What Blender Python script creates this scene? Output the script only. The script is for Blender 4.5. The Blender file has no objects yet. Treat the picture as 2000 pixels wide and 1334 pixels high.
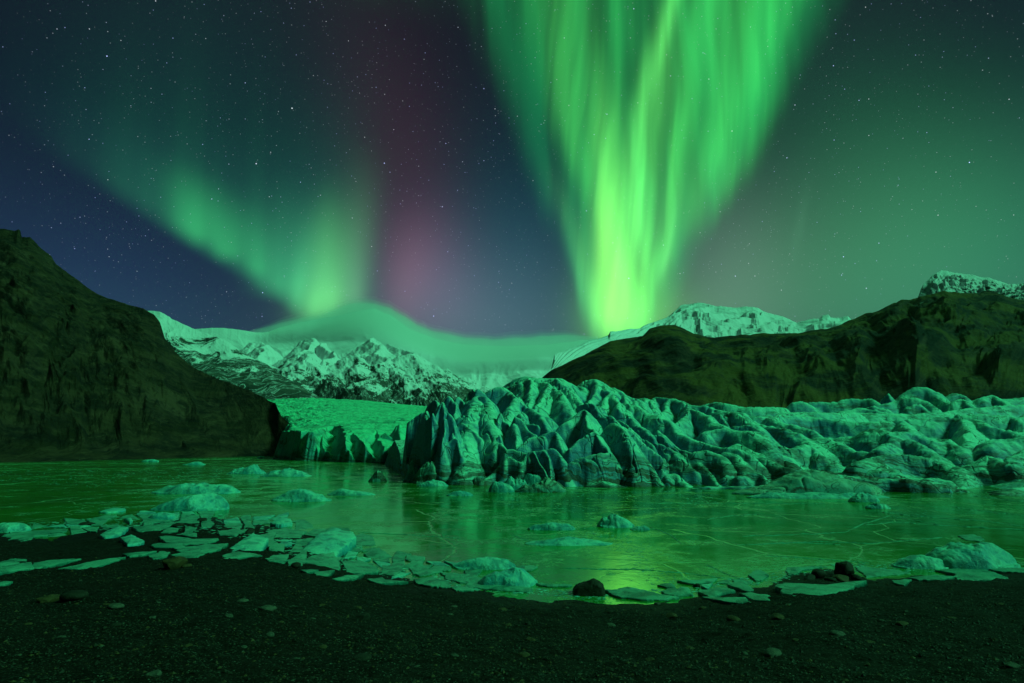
import bpy, math, random
import numpy as np
from mathutils import Vector

# ------------------------------------------------------------------ camera
S = bpy.context.scene
F = 1111.0                      # focal length in pixels of a 2000 px wide picture (20 mm on 36 mm)
CAMZ = 3.0
PITCH = math.atan(201 / F)
cp, sp = math.cos(PITCH), math.sin(PITCH)
cam_d = bpy.data.cameras.new('camera')
cam_d.lens = 20.0; cam_d.sensor_width = 36.0
cam_d.clip_start = 0.05; cam_d.clip_end = 60000
cam = bpy.data.objects.new('camera', cam_d)
S.collection.objects.link(cam)
cam.location = (0, 0, CAMZ)
cam.rotation_euler = (math.radians(90) + PITCH, 0, 0)
S.camera = cam
S.view_settings.view_transform = 'Standard'
S.view_settings.look = 'None'
S.view_settings.exposure = 0.0
S.view_settings.gamma = 1.0
S.render.engine = 'CYCLES'
S.cycles.use_denoising = True
S.cycles.max_bounces = 5
S.cycles.diffuse_bounces = 2
S.cycles.glossy_bounces = 3
S.cycles.volume_bounces = 3
S.cycles.transparent_max_bounces = 32
S.cycles.sample_clamp_indirect = 4.0

def ray(px, py):
    a = (px - 1000) / F; b = (667 - py) / F
    return np.array([a, cp - b * sp, sp + b * cp])
def W(px, py, D):               # point on the sight line at forward distance D
    r = ray(px, py); r = r * (D / r[1])
    return (r[0], r[1], CAMZ + r[2])
def onz(px, py, z=0.0):         # point of the sight line at height z
    r = ray(px, py); t = (z - CAMZ) / r[2]
    return (r[0] * t, r[1] * t, z)
def ae(px, py):                 # azimuth, elevation in degrees
    r = ray(px, py)
    return math.degrees(math.atan2(r[0], r[1])), math.degrees(math.atan2(r[2], math.hypot(r[0], r[1])))
def lin(*c):
    return tuple((v / 255 / 12.92) if v <= 10 else ((v / 255 + 0.055) / 1.055) ** 2.4 for v in c)

# ------------------------------------------------------------------ node expression helper
class E:
    """a float socket with arithmetic"""
    def __init__(s, nt, sock): s.nt, s.s = nt, sock
    def _m(s, op, *others, clamp=False):
        n = s.nt.nodes.new('ShaderNodeMath'); n.operation = op; n.use_clamp = clamp
        for i, o in enumerate((s,) + others):
            if isinstance(o, E): s.nt.links.new(o.s, n.inputs[i])
            else: n.inputs[i].default_value = o
        return E(s.nt, n.outputs[0])
    def __add__(s, o): return s._m('ADD', o)
    __radd__ = __add__
    def __sub__(s, o): return s._m('SUBTRACT', o)
    def __rsub__(s, o): return (s * -1.0) + o
    def __mul__(s, o): return s._m('MULTIPLY', o)
    __rmul__ = __mul__
    def __truediv__(s, o): return s._m('DIVIDE', o)
    def mad(s, a, b): return s._m('MULTIPLY_ADD', a, b)
    def exp(s): return s._m('EXPONENT')
    def pow(s, p): return s._m('POWER', p)
    def maxi(s, o): return s._m('MAXIMUM', o)
    def mini(s, o): return s._m('MINIMUM', o)
    def clamp(s): return s._m('ADD', 0.0, clamp=True)
    def abs(s): return s._m('ABSOLUTE')
    def sstep(s, a, b):
        n = s.nt.nodes.new('ShaderNodeMapRange'); n.interpolation_type = 'SMOOTHSTEP'
        s.nt.links.new(s.s, n.inputs['Value'])
        for k, v in (('From Min', a), ('From Max', b)):
            if isinstance(v, E): s.nt.links.new(v.s, n.inputs[k])
            else: n.inputs[k].default_value = v
        if isinstance(a, (int, float)) and isinstance(b, (int, float)) and a > b:
            n.inputs['From Min'].default_value = b; n.inputs['From Max'].default_value = a
            n.inputs['To Min'].default_value = 1; n.inputs['To Max'].default_value = 0
        return E(s.nt, n.outputs['Result'])
    def lerp(s, a, b, lo=0.0, hi=1.0):
        n = s.nt.nodes.new('ShaderNodeMapRange')
        s.nt.links.new(s.s, n.inputs['Value'])
        n.inputs['From Min'].default_value = a; n.inputs['From Max'].default_value = b
        n.inputs['To Min'].default_value = lo; n.inputs['To Max'].default_value = hi
        return E(s.nt, n.outputs['Result'])
def combine(nt, x, y, z):
    n = nt.nodes.new('ShaderNodeCombineXYZ')
    for i, o in enumerate((x, y, z)):
        if isinstance(o, E): nt.links.new(o.s, n.inputs[i])
        else: n.inputs[i].default_value = o
    return n.outputs[0]
def noise(nt, vec, scale, detail=2.0, rough=0.5, dist=0.0, ntype=None):
    n = nt.nodes.new('ShaderNodeTexNoise')
    if ntype: n.noise_type = ntype
    if vec is not None: nt.links.new(vec, n.inputs['Vector'])
    n.inputs['Scale'].default_value = scale; n.inputs['Detail'].default_value = detail
    n.inputs['Roughness'].default_value = rough; n.inputs['Distortion'].default_value = dist
    return E(nt, n.outputs['Fac'])
def ramp(nt, e, stops, interp='LINEAR'):
    n = nt.nodes.new('ShaderNodeValToRGB'); n.color_ramp.interpolation = interp
    nt.links.new(e.s, n.inputs[0])
    cr = n.color_ramp
    while len(cr.elements) < len(stops): cr.elements.new(0.5)
    for el, (p, c) in zip(cr.elements, stops):
        el.position = p
    for el, (p, c) in zip(cr.elements, stops):
        el.color = (c[0], c[1], c[2], 1) if hasattr(c, '__len__') else (c, c, c, 1)
    return n.outputs[0]
def mixc(nt, f, a, b):
    n = nt.nodes.new('ShaderNodeMix'); n.data_type = 'RGBA'
    if isinstance(f, E): nt.links.new(f.s, n.inputs[0])
    else: n.inputs[0].default_value = f
    for i, c in ((6, a), (7, b)):
        if hasattr(c, 'links') or isinstance(c, bpy.types.NodeSocket): nt.links.new(c, n.inputs[i])
        else: n.inputs[i].default_value = (*c[:3], 1)
    return n.outputs[2]

# ------------------------------------------------------------------ world: night sky with aurora
wd = bpy.data.worlds.new('World'); S.world = wd; wd.use_nodes = True
nt = wd.node_tree
for n in list(nt.nodes): nt.nodes.remove(n)
tc = nt.nodes.new('ShaderNodeTexCoord')
sep = nt.nodes.new('ShaderNodeSeparateXYZ'); nt.links.new(tc.outputs['Generated'], sep.inputs[0])
dx, dy, dz = (E(nt, sep.outputs[i]) for i in range(3))
az = dx._m('ARCTAN2', dy) * 57.29578
el = dz._m('ARCSINE') * 57.29578
# fine drapery: shifts the rays sideways a little so none is ruler-straight
wob = noise(nt, combine(nt, az * 0.12, el * 0.035, 0.0), 1.0, 2.0) - 0.5
wob2 = noise(nt, combine(nt, az * 0.5, el * 0.09, 7.0), 1.0, 1.0) - 0.5
azw = az + wob * 2.8 + wob2 * 1.3
acc = [None]
def addc(fac, col):
    v = nt.nodes.new('ShaderNodeVectorMath'); v.operation = 'SCALE'
    v.inputs[0].default_value = col; nt.links.new(fac.s, v.inputs['Scale'])
    if acc[0] is None: acc[0] = v.outputs[0]; return
    a = nt.nodes.new('ShaderNodeVectorMath'); a.operation = 'ADD'
    nt.links.new(acc[0], a.inputs[0]); nt.links.new(v.outputs[0], a.inputs[1]); acc[0] = a.outputs[0]
def centre(pts):
    q = [ae(*p) for p in pts]
    es = np.array([p[1] for p in q]); as_ = np.array([p[0] for p in q])
    c = np.polyfit(es, as_, min(len(q) - 1, 2))[::-1]
    return list(c) + [0] * (3 - len(c)), es
def streak(pts, w0, w1, col, k=1.0, low=3.0, fade=None, src=None, wr=None, mod=None):
    """a ray of the aurora through photo points (bottom to top); w in degrees; low = softness of its foot"""
    c, es = centre(pts)
    eb, et = es.min(), es.max()
    a = azw if src is None else src
    cc = el.mad(el.mad(c[2], c[1]), c[0]) if c[2] else el.mad(c[1], c[0])
    s1 = (w1 - w0) / max(et - eb, 1e-3)
    s = el.mad(s1, w0 - s1 * eb).maxi(0.15)
    r = (a - cc) / s
    if wr: r = r.mad(1.0, 0.0).maxi(r * wr) if wr < 1 else r.mini(r * wr).maxi(r)
    g = (r * r * -1.0).exp()
    env = el.sstep(eb - low, eb + low)
    if fade is None: fade = (et, et + 12)
    if fade != 0: env = env * el.sstep(fade[1], fade[0])
    if mod is not None: env = env * mod
    addc(g * env * k, col)
def blob(px, py, sx, sy, col, k=1.0, tilt=0.0):
    a0, e0 = ae(px, py)
    u = (az - a0 + (el - e0) * tilt) / sx; v = (el - e0) / sy
    addc(((u * u + v * v) * -1.0).exp() * k, col)

# dark base
base = ramp(nt, el.lerp(-5, 60), [(0.0, lin(38, 58, 64)), (0.16, lin(36, 54, 74)), (0.30, lin(24, 34, 60)),
                                  (0.5, lin(16, 24, 42)), (0.75, lin(22, 20, 34)), (1.0, lin(16, 20, 28))])
fr = az.abs().sstep(110, 50) * 0.75 + 0.25
vs = nt.nodes.new('ShaderNodeVectorMath'); vs.operation = 'SCALE'
nt.links.new(base, vs.inputs[0]); nt.links.new(fr.s, vs.inputs['Scale']); acc[0] = vs.outputs[0]
blob(150, 620, 14, 9, lin(28, 50, 88), 0.45)
blob(900, 640, 13, 7, lin(75, 88, 92), 0.75)
blob(1000, 560, 9, 12, lin(20, 70, 80), 0.7)
blob(1650, 560, 15, 10, lin(60, 118, 66), 0.8)
blob(1600, 300, 12, 16, lin(34, 70, 54), 0.2)
blob(1900, 400, 10, 12, lin(10, 104, 52), 0.42, 0.6)
blob(1850, 560, 12, 8, lin(10, 95, 70), 0.5)
blob(1420, 560, 6, 8, lin(84, 100, 90), 0.7)
# purple pillar
streak([(800, 600), (800, 400), (760, 150), (720, 0)], 4.2, 8.0, lin(92, 38, 54), 0.36, 8, src=az, fade=(16, 50))
streak([(785, 600), (800, 480)], 2.0, 2.8, lin(120, 72, 82), 0.42, 6, src=az, fade=(12, 26))
blob(840, 560, 5, 6, lin(90, 66, 90), 0.6)
# left curtain: sharp lower border, long fade upwards
q = [ae(*p) for p in [(-60, 165), (30, 250), (200, 365), (300, 430), (420, 505), (500, 552), (590, 615), (640, 640)]]
fc = nt.nodes.new('ShaderNodeFloatCurve')
cv = fc.mapping.curves[0]
A0, A1, L0, L1 = -50.0, -10.0, 0.0, 35.0
qs = sorted(((a - A0) / (A1 - A0), (e - L0) / (L1 - L0)) for a, e in q)
cv.points[0].location = qs[0]; cv.points[1].location = qs[-1]
for p in qs[1:-1]: cv.points.new(*p)
fc.mapping.update()
nt.links.new(az.lerp(A0, A1).s, fc.inputs['Value'])
lowe = E(nt, fc.outputs[0]) * (L1 - L0) + L0
hgt = el - lowe
ray1 = noise(nt, combine(nt, az * 0.42 + el * 0.03, el * 0.015, 3.0), 1.0, 1.5).sstep(0.3, 0.7)
cur = hgt.sstep(-0.9, 1.6) * (hgt.maxi(0.0) * -0.20).exp() * az.sstep(-46, -26) * az.sstep(-12.0, -17.0)
addc(cur * (ray1 * 0.35 + 0.5) * az.sstep(-46, -30).mad(0.7, 0.3), lin(34, 135, 76))
cur2 = hgt.sstep(-1.5, 4.0) * (hgt.maxi(0.0) * -0.055).exp() * az.sstep(-50, -30) * az.sstep(-8.0, -20.0)
addc(cur2 * 0.36, lin(2, 70, 62))
for (x, y, s, k) in ((385, 470, 1.0, .8), (440, 500, 1.1, 1.0), (498, 530, 1.0, .6), (360, 450, 1.3, .4)):
    streak([(x + 4, y + 4), (x - 4, y - 90)], s * 1.1, s * 1.8, lin(50, 175, 88), k * 0.5, 0.9, src=az, fade=(ae(x, y)[1], ae(x, y)[1] + 7))
streak([(540, 572), (556, 430)], 1.9, 2.6, lin(52, 160, 92), 0.75, 1.3, src=az, fade=(8, 26))
streak([(580, 588), (604, 430)], 0.8, 1.3, lin(70, 180, 104), 0.8, 2.2, src=az, fade=(8, 24))
streak([(612, 615), (640, 400)], 1.0, 1.5, lin(100, 215, 112), 0.75, 2.0, src=az, fade=(7, 27))
streak([(648, 605), (668, 400)], 1.1, 1.7, lin(104, 215, 108), 0.85, 2.0, src=az, fade=(7, 25))
streak([(690, 600), (702, 430)], 1.1, 1.8, lin(95, 160, 100), 0.62, 2.0, src=az, fade=(9, 30))
streak([(620, 580), (640, 250)], 3.6, 4.6, lin(34, 110, 84), 0.34, 3, src=az, fade=(10, 36))
blob(630, 612, 2.6, 2.6, lin(120, 220, 100), 0.25)
# main fan: body
lq = [ae(*p) for p in [(1142, 640), (1095, 470), (1020, 260), (925, 0)]]
rq = [ae(*p) for p in [(1285, 640), (1345, 500), (1470, 270), (1620, 0)]]
cl = np.polyfit([p[1] for p in lq], [p[0] for p in lq], 2)[::-1]
cr_ = np.polyfit([p[1] for p in rq], [p[0] for p in rq], 2)[::-1]
le = el.mad(el.mad(float(cl[2]), float(cl[1])), float(cl[0])); re_ = el.mad(el.mad(float(cr_[2]), float(cr_[1])), float(cr_[0]))
elc = el.lerp(8, 60)
lm = (azw - le + wob * 2.0) / (elc * 7.0 + 0.8); rm = (re_ - azw) / (elc * 5.0 + 0.8)
body = lm.sstep(-0.7, 1.0) * rm.sstep(-0.9, 1.0) * el.sstep(3.0, 10.0)
fine = noise(nt, combine(nt, azw * 0.30, el * 0.045, 1.0), 1.0, 2.0, 0.45).sstep(0.3, 0.7)
fine2 = noise(nt, combine(nt, azw * 0.85 - el * 0.08, el * 0.05, 5.0), 1.0, 1.2, 0.5).sstep(0.25, 0.8)
addc(body * (fine * 0.75 + 0.26), lin(4, 112, 56))
inner = lm.sstep(0.6, 1.8) * rm.sstep(0.3, 1.4) * el.sstep(4.0, 12.0)
addc(inner * (fine * 0.65 + 0.08) * (fine2 * 0.6 + 0.5), lin(40, 146, 58))
m = noise(nt, combine(nt, azw * 1.0 - el * 0.14, el * 0.07, 9.0), 1.0, 1.5, 0.5).sstep(0.28, 0.72) * 0.36 + 0.76
def st(pts, w0, w1, col, k, low=2.5, fade=None, wr=None):
    streak(pts, w0, w1, col, k * 0.62, low, fade, None, wr, m)
st([(1168, 650), (1150, 540), (1118, 430)], 0.9, 1.3, lin(100, 215, 90), 0.6, 2.0, (14, 30))
st([(1140, 600), (1120, 500), (1090, 390)], 0.6, 1.0, lin(60, 170, 84), 0.5, 2.0, (14, 28))
st([(1182, 650), (1184, 520), (1186, 300)], 1.0, 1.3, lin(140, 232, 88), 0.95, 2.0, (12, 38))
st([(1205, 655), (1196, 560), (1206, 400)], 0.9, 1.3, lin(150, 236, 84), 0.95, 2.0, (10, 30))
st([(1232, 650), (1222, 540), (1226, 430)], 0.8, 1.2, lin(140, 232, 88), 1.0, 2.0, (9, 27))
st([(1258, 640), (1252, 560), (1262, 450)], 0.7, 1.1, lin(110, 220, 84), 0.8, 2.0, (8, 26))
st([(1215, 560), (1190, 380), (1170, 230)], 0.8, 1.3, lin(90, 215, 92), 0.9, 3.0, (20, 44))
st([(1240, 470), (1243, 270), (1312, 20)], 1.0, 1.2, lin(96, 226, 100), 1.15, 4.0, (36, 56))
st([(1262, 520), (1262, 330), (1300, 150)], 0.8, 1.5, lin(92, 225, 96), 0.9, 3.0, (24, 42))
st([(1275, 560), (1300, 440), (1322, 250)], 0.9, 1.3, lin(92, 222, 90), 0.9, 3.0, (20, 40))
st([(1330, 330), (1345, 200), (1370, 40)], 1.0, 1.6, lin(60, 200, 84), 0.55, 4.0, (34, 54))
st([(1150, 380), (1118, 250), (1098, 60)], 1.3, 2.2, lin(74, 210, 88), 0.75, 4.0, (30, 56))
st([(1190, 330), (1175, 180), (1190, 20)], 1.4, 2.2, lin(46, 180, 74), 0.45, 5.0, (26, 50))
st([(1330, 460), (1385, 310), (1425, 130)], 1.3, 2.2, lin(64, 196, 78), 0.8, 4.0, (28, 56))
st([(1400, 400), (1465, 230), (1500, 60)], 1.5, 2.6, lin(50, 195, 80), 0.85, 4.0, (30, 60))
st([(1290, 540), (1322, 400), (1350, 300)], 0.35, 0.5, lin(90, 180, 100), 0.45, 2.0, (18, 26))
st([(1563, 480), (1582, 320)], 0.35, 0.5, lin(70, 120, 90), 0.28, 3.0, (17, 25))
blob(1210, 470, 2.6, 9.0, lin(110, 200, 70), 0.2)
blob(1225, 610, 4.0, 4.5, lin(110, 225, 60), 0.6)
blob(1290, 640, 6.0, 3.5, lin(80, 130, 70), 0.5)
# the fan carries on overhead, beyond the picture
over = el.sstep(38, 62)
addc(over * (fine * 0.7 + 0.3) * az.abs().sstep(150, 60), lin(16, 140, 66))
# stars
def stars(scale, thr, seed, power, gain):
    mp = nt.nodes.new('ShaderNodeVectorMath'); mp.operation = 'ADD'
    nt.links.new(tc.outputs['Generated'], mp.inputs[0]); mp.inputs[1].default_value = (seed, seed * .7, seed * .3)
    v = nt.nodes.new('ShaderNodeTexVoronoi'); nt.links.new(mp.outputs[0], v.inputs['Vector'])
    v.inputs['Scale'].default_value = scale
    d = E(nt, v.outputs['Distance'])
    sc = nt.nodes.new('ShaderNodeSeparateColor'); nt.links.new(v.outputs['Color'], sc.inputs[0])
    br = E(nt, sc.outputs[0]).pow(power) * gain
    f = d.sstep(thr, thr * 0.2) * br
    tint = E(nt, sc.outputs[1])
    addc(f * tint.lerp(0, 1, 0.55, 1.0), (0.85, 0.9, 1.0))
    addc(f * tint.sstep(0.6, 1.0), (0.0, 0.05, 0.9))
stars(110, 0.080, 3.1, 3.6, 2.0)
stars(230, 0.150, 8.3, 3.0, 0.75)
stars(22, 0.025, 5.7, 1.5, 2.2)
bg = nt.nodes.new('ShaderNodeBackground'); nt.links.new(acc[0], bg.inputs[0]); bg.inputs[1].default_value = 1.0
wo = nt.nodes.new('ShaderNodeOutputWorld'); nt.links.new(bg.outputs[0], wo.inputs[0])
wd.cycles.sampling_method = 'MANUAL'; wd.cycles.sample_map_resolution = 512

# the light the overhead aurora throws on the valley: broad, green, from the upper right
sd = bpy.data.lights.new('aurora_light', 'SUN'); sd.energy = 2.65; sd.angle = math.radians(14)
sd.color = (0.12, 1.0, 0.42)
so = bpy.data.objects.new('aurora_light', sd); S.collection.objects.link(so)
SUN = Vector((0.74, -0.22, 0.62)).normalized()
so.rotation_euler = SUN.to_track_quat('Z', 'Y').to_euler()

# ------------------------------------------------------------------ numeric noise
_rs = np.random.RandomState(11)
_P = _rs.permutation(256); _P = np.concatenate([_P, _P])
_A = _rs.rand(256) * 2 * np.pi
_GX, _GY = np.cos(_A), np.sin(_A)
def pn(x, y, seed=0):
    x = np.asarray(x, float) + seed * 17.13; y = np.asarray(y, float) + seed * 9.71
    xi = np.floor(x).astype(int); yi = np.floor(y).astype(int)
    xf = x - xi; yf = y - yi
    u = xf ** 3 * (xf * (xf * 6 - 15) + 10); v = yf ** 3 * (yf * (yf * 6 - 15) + 10)
    def g(i, j):
        h = _P[(_P[(xi + i) & 255] + yi + j) & 255]
        return _GX[h] * (xf - i) + _GY[h] * (yf - j)
    a = g(0, 0) + u * (g(1, 0) - g(0, 0)); b = g(0, 1) + u * (g(1, 1) - g(0, 1))
    return (a + v * (b - a)) * 1.5
def fbm(x, y, o=4, seed=0, gain=0.5):
    s = 0; a = 1.0; f = 1.0
    for k in range(o):
        s = s + a * pn(x * f, y * f, seed + k * 3); a *= gain; f *= 2.03
    return s
def rid(x, y, o=4, seed=0, gain=0.5):
    s = 0; a = 1.0; f = 1.0; t = 0
    for k in range(o):
        s = s + a * (1 - 2 * np.abs(pn(x * f, y * f, seed + k * 5))); t += a; a *= gain; f *= 2.07
    return s / t
def sst(x, a, b):
    t = np.clip((x - a) / (b - a), 0, 1); return t * t * (3 - 2 * t)

# ------------------------------------------------------------------ mesh helpers
def link(o, parent=None):
    S.collection.objects.link(o)
    if parent: o.parent = parent
    return o
def mesh_np(name, V, Fq, mat, smooth=True, parent=None):
    """V (n,3), Fq (m,k) index array"""
    me = bpy.data.meshes.new(name)
    V = np.asarray(V, np.float32); Fq = np.asarray(Fq, np.int32)
    k = Fq.shape[1]
    me.vertices.add(len(V)); me.vertices.foreach_set('co', V.ravel())
    me.loops.add(Fq.size); me.loops.foreach_set('vertex_index', Fq.ravel())
    me.polygons.add(len(Fq)); me.polygons.foreach_set('loop_start', np.arange(0, Fq.size, k, dtype=np.int32))
    me.polygons.foreach_set('use_smooth', np.full(len(Fq), smooth))
    me.update(calc_edges=True); me.validate()
    if mat: me.materials.append(mat)
    return link(bpy.data.objects.new(name, me), parent)
def grid_faces(nr, nc):
    i = np.arange(nr - 1)[:, None] * nc + np.arange(nc - 1)[None, :]
    i = i.ravel()
    return np.stack([i, i + 1, i + nc + 1, i + nc], 1)
def grid_obj(name, X, Y, Z, mat, keep=None):
    Fq = grid_faces(*X.shape)
    V = np.stack([X.ravel(), Y.ravel(), Z.ravel()], 1)
    if keep is not None:
        kf = keep.ravel()[Fq].any(1); Fq = Fq[kf]
        used = np.zeros(len(V), bool); used[Fq.ravel()] = True
        idx = np.cumsum(used) - 1; V = V[used]; Fq = idx[Fq]
    return mesh_np(name, V, Fq, mat)
def struct(o, name=None):
    if name: o.name = name
    o['kind'] = 'structure'; return o
def tag(o, label, cat, group=None):
    o['label'] = label; o['category'] = cat
    if group: o['group'] = group
    return o
def prog(f):                    # px -> k = x / y at the horizon
    return (np.asarray(f, float) - 1000) / (F / cp)
# ------------------------------------------------------------------ materials
def newmat(name):
    m = bpy.data.materials.new(name); m.use_nodes = True
    nt = m.node_tree
    for n in list(nt.nodes): nt.nodes.remove(n)
    out = nt.nodes.new('ShaderNodeOutputMaterial')
    b = nt.nodes.new('ShaderNodeBsdfPrincipled'); nt.links.new(b.outputs[0], out.inputs[0])
    tcn = nt.nodes.new('ShaderNodeTexCoord'); ge = nt.nodes.new('ShaderNodeNewGeometry')
    sp_ = nt.nodes.new('ShaderNodeSeparateXYZ'); nt.links.new(ge.outputs['Position'], sp_.inputs[0])
    sn = nt.nodes.new('ShaderNodeSeparateXYZ'); nt.links.new(ge.outputs['Normal'], sn.inputs[0])
    pos = [E(nt, sp_.outputs[i]) for i in range(3)]
    nor = [E(nt, sn.outputs[i]) for i in range(3)]
    return m, nt, b, ge.outputs['Position'], pos, nor, tcn.outputs['Object']
def setin(nt, b, key, v):
    if isinstance(v, E): nt.links.new(v.s, b.inputs[key])
    elif isinstance(v, bpy.types.NodeSocket): nt.links.new(v, b.inputs[key])
    elif hasattr(v, '__len__'): b.inputs[key].default_value = (*v[:3], 1)
    else: b.inputs[key].default_value = v
def bump(nt, b, h, strength, dist, prev=None):
    n = nt.nodes.new('ShaderNodeBump'); n.inputs['Strength'].default_value = strength
    n.inputs['Distance'].default_value = dist
    nt.links.new(h.s, n.inputs['Height'])
    if prev is not None: nt.links.new(prev, n.inputs['Normal'])
    nt.links.new(n.outputs[0], b.inputs['Normal']); return n.outputs[0]
def voro(nt, vec, scale, feature='F1', rnd=1.0):
    v = nt.nodes.new('ShaderNodeTexVoronoi'); v.feature = feature
    nt.links.new(vec, v.inputs['Vector']); v.inputs['Scale'].default_value = scale
    v.inputs['Randomness'].default_value = rnd
    return E(nt, v.outputs['Distance'])

# glacier ice: blue-teal where clean, white and grainy where weathered, crests also whitened as painted-in light, streaked with black ash near the foot
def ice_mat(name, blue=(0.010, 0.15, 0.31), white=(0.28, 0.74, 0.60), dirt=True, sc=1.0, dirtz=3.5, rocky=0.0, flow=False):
    m, nt, b, P, (x, y, z), (nx, ny, nz), ob = newmat(name)
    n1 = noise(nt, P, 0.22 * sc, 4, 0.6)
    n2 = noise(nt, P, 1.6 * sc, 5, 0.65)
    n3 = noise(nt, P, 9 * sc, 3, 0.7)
    wh = (n1 * 1.1 + n2 * 0.6 + nz * 0.75 + nx * 0.18).sstep(1.0, 1.62)  # tops and right-facing sides whiter: weathering plus light put into the colour
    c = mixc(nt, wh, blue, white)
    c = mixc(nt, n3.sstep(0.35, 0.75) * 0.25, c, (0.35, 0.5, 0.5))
    # fine black ash specks
    sp1 = noise(nt, P, 5.5 * sc, 6, 0.8)
    c = mixc(nt, sp1.sstep(0.57, 0.66) * n1.sstep(0.42, 0.56) * 0.75, c, (0.06, 0.055, 0.04))
    h = n2 * 0.5 + n3 * 0.22
    if dirt:
        tilt = z + x * 0.10 + n1 * 3.0
        lay = noise(nt, combine(nt, tilt * 2.6, y * 0.05, x * 0.08), 1.0, 4, 0.65)
        band = lay.sstep(0.48, 0.56)
        lowm = (z + n1 * 4.0 - 2.0).sstep(dirtz, dirtz * 0.15)
        dm = (band * 0.85 + n2.sstep(0.45, 0.7) * 0.45) * lowm
        c = mixc(nt, dm.clamp(), c, (0.050, 0.045, 0.032))
        lay2 = noise(nt, combine(nt, tilt * 7.0, y * 0.2, x * 0.25), 1.0, 3, 0.6)
        c = mixc(nt, lay2.sstep(0.56, 0.64) * lowm * 0.55, c, (0.04, 0.036, 0.03))
        h = h + lay2 * 0.35
    if dirt:
        ash = noise(nt, combine(nt, x * 0.30 + y * 0.08, y * 0.45, z * 0.9), 1.0, 6, 0.75)
        c = mixc(nt, ash.sstep(0.50, 0.62) * (x.sstep(8.0, 24.0) * 0.5 + 0.22), c, (0.045, 0.06, 0.045))
    # thin cracks
    wv = nt.nodes.new('ShaderNodeVectorMath'); wv.operation = 'MULTIPLY_ADD'
    nn = nt.nodes.new('ShaderNodeTexNoise'); nt.links.new(P, nn.inputs['Vector']); nn.inputs['Scale'].default_value = 0.5 * sc
    nt.links.new(nn.outputs['Color'], wv.inputs[0]); wv.inputs[1].default_value = (2.2 / sc,) * 3; nt.links.new(P, wv.inputs[2])
    ed = voro(nt, wv.outputs[0], 0.42 * sc, 'DISTANCE_TO_EDGE')
    ck = ed.sstep(0.022, 0.004) * n1.sstep(0.40, 0.55)
    c = mixc(nt, ck * 0.75, c, (0.03, 0.05, 0.05))
    h = h - ck * 0.5
    if rocky:
        r1 = noise(nt, P, 0.09, 5, 0.7)
        c = mixc(nt, r1.sstep(0.5, 0.6) * rocky, c, (0.05, 0.045, 0.035))
    if flow:
        fl = noise(nt, combine(nt, x * 0.03 + y * 0.012, y * 0.16 - x * 0.05, 0.0), 1.0, 6, 0.72, 0.8)
        fr = noise(nt, combine(nt, x * 0.22, y * 0.07, z * .3), 1.0, 6, 0.85)
        c = mixc(nt, fl.sstep(0.50, 0.66) * 0.75, c, (0.03, 0.20, 0.16))
        c = mixc(nt, fr.sstep(0.53, 0.60) * (x / y).lerp(-0.31, -0.385, 0.12, 1.0), c, (0.03, 0.04, 0.025))
        h = h + fl * 1.2 - fr * .5
    setin(nt, b, 'Base Color', c)
    setin(nt, b, 'Roughness', n2.lerp(0.3, 0.7, 0.38, 0.7))
    b.inputs['IOR'].default_value = 1.31
    bump(nt, b, h, 0.55, 0.35 / sc)
    return m
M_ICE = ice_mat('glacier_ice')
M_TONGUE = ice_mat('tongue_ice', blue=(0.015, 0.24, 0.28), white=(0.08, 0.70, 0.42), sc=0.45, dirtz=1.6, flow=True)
def floe_mat(name, c0, c1, rough=0.35, bumpk=0.5):
    m, nt, b, P, pos, nor, ob = newmat(name)
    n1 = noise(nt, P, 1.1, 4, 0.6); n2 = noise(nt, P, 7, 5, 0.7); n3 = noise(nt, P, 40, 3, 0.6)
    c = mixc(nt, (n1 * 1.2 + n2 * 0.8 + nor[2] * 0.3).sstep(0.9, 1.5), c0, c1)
    c = mixc(nt, n3.sstep(0.60, 0.72) * 0.5, c, (0.05, 0.06, 0.05))
    n6 = noise(nt, P, 2.6, 4, 0.6)
    c = mixc(nt, n6.sstep(0.50, 0.60) * 0.55, c, tuple(v * .45 for v in c0))
    c = mixc(nt, voro(nt, P, 1.9, 'DISTANCE_TO_EDGE').sstep(0.02, 0.0) * 0.5, c, c1)
    c = mixc(nt, n2.sstep(0.60, 0.72) * 0.35, c, (0.10, 0.14, 0.12))
    setin(nt, b, 'Base Color', c); setin(nt, b, 'Roughness', n2.lerp(0.3, 0.7, rough - .12, rough + .25))
    b.inputs['IOR'].default_value = 1.31
    bump(nt, b, n1 * 0.5 + n2 * 0.7 + n3 * 0.12, bumpk * 1.3, 0.12)
    return m
M_FLOE = floe_mat('floe_ice', (0.025, 0.27, 0.33), (0.20, 0.58, 0.48))
M_PLATE = floe_mat('plate_ice', (0.025, 0.17, 0.14), (0.12, 0.36, 0.28), 0.32, 0.5)
M_DIRTY = ice_mat('dirty_ice', blue=(0.04, 0.26, 0.26), white=(0.22, 0.42, 0.32), sc=2.2, dirtz=1.6)

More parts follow.
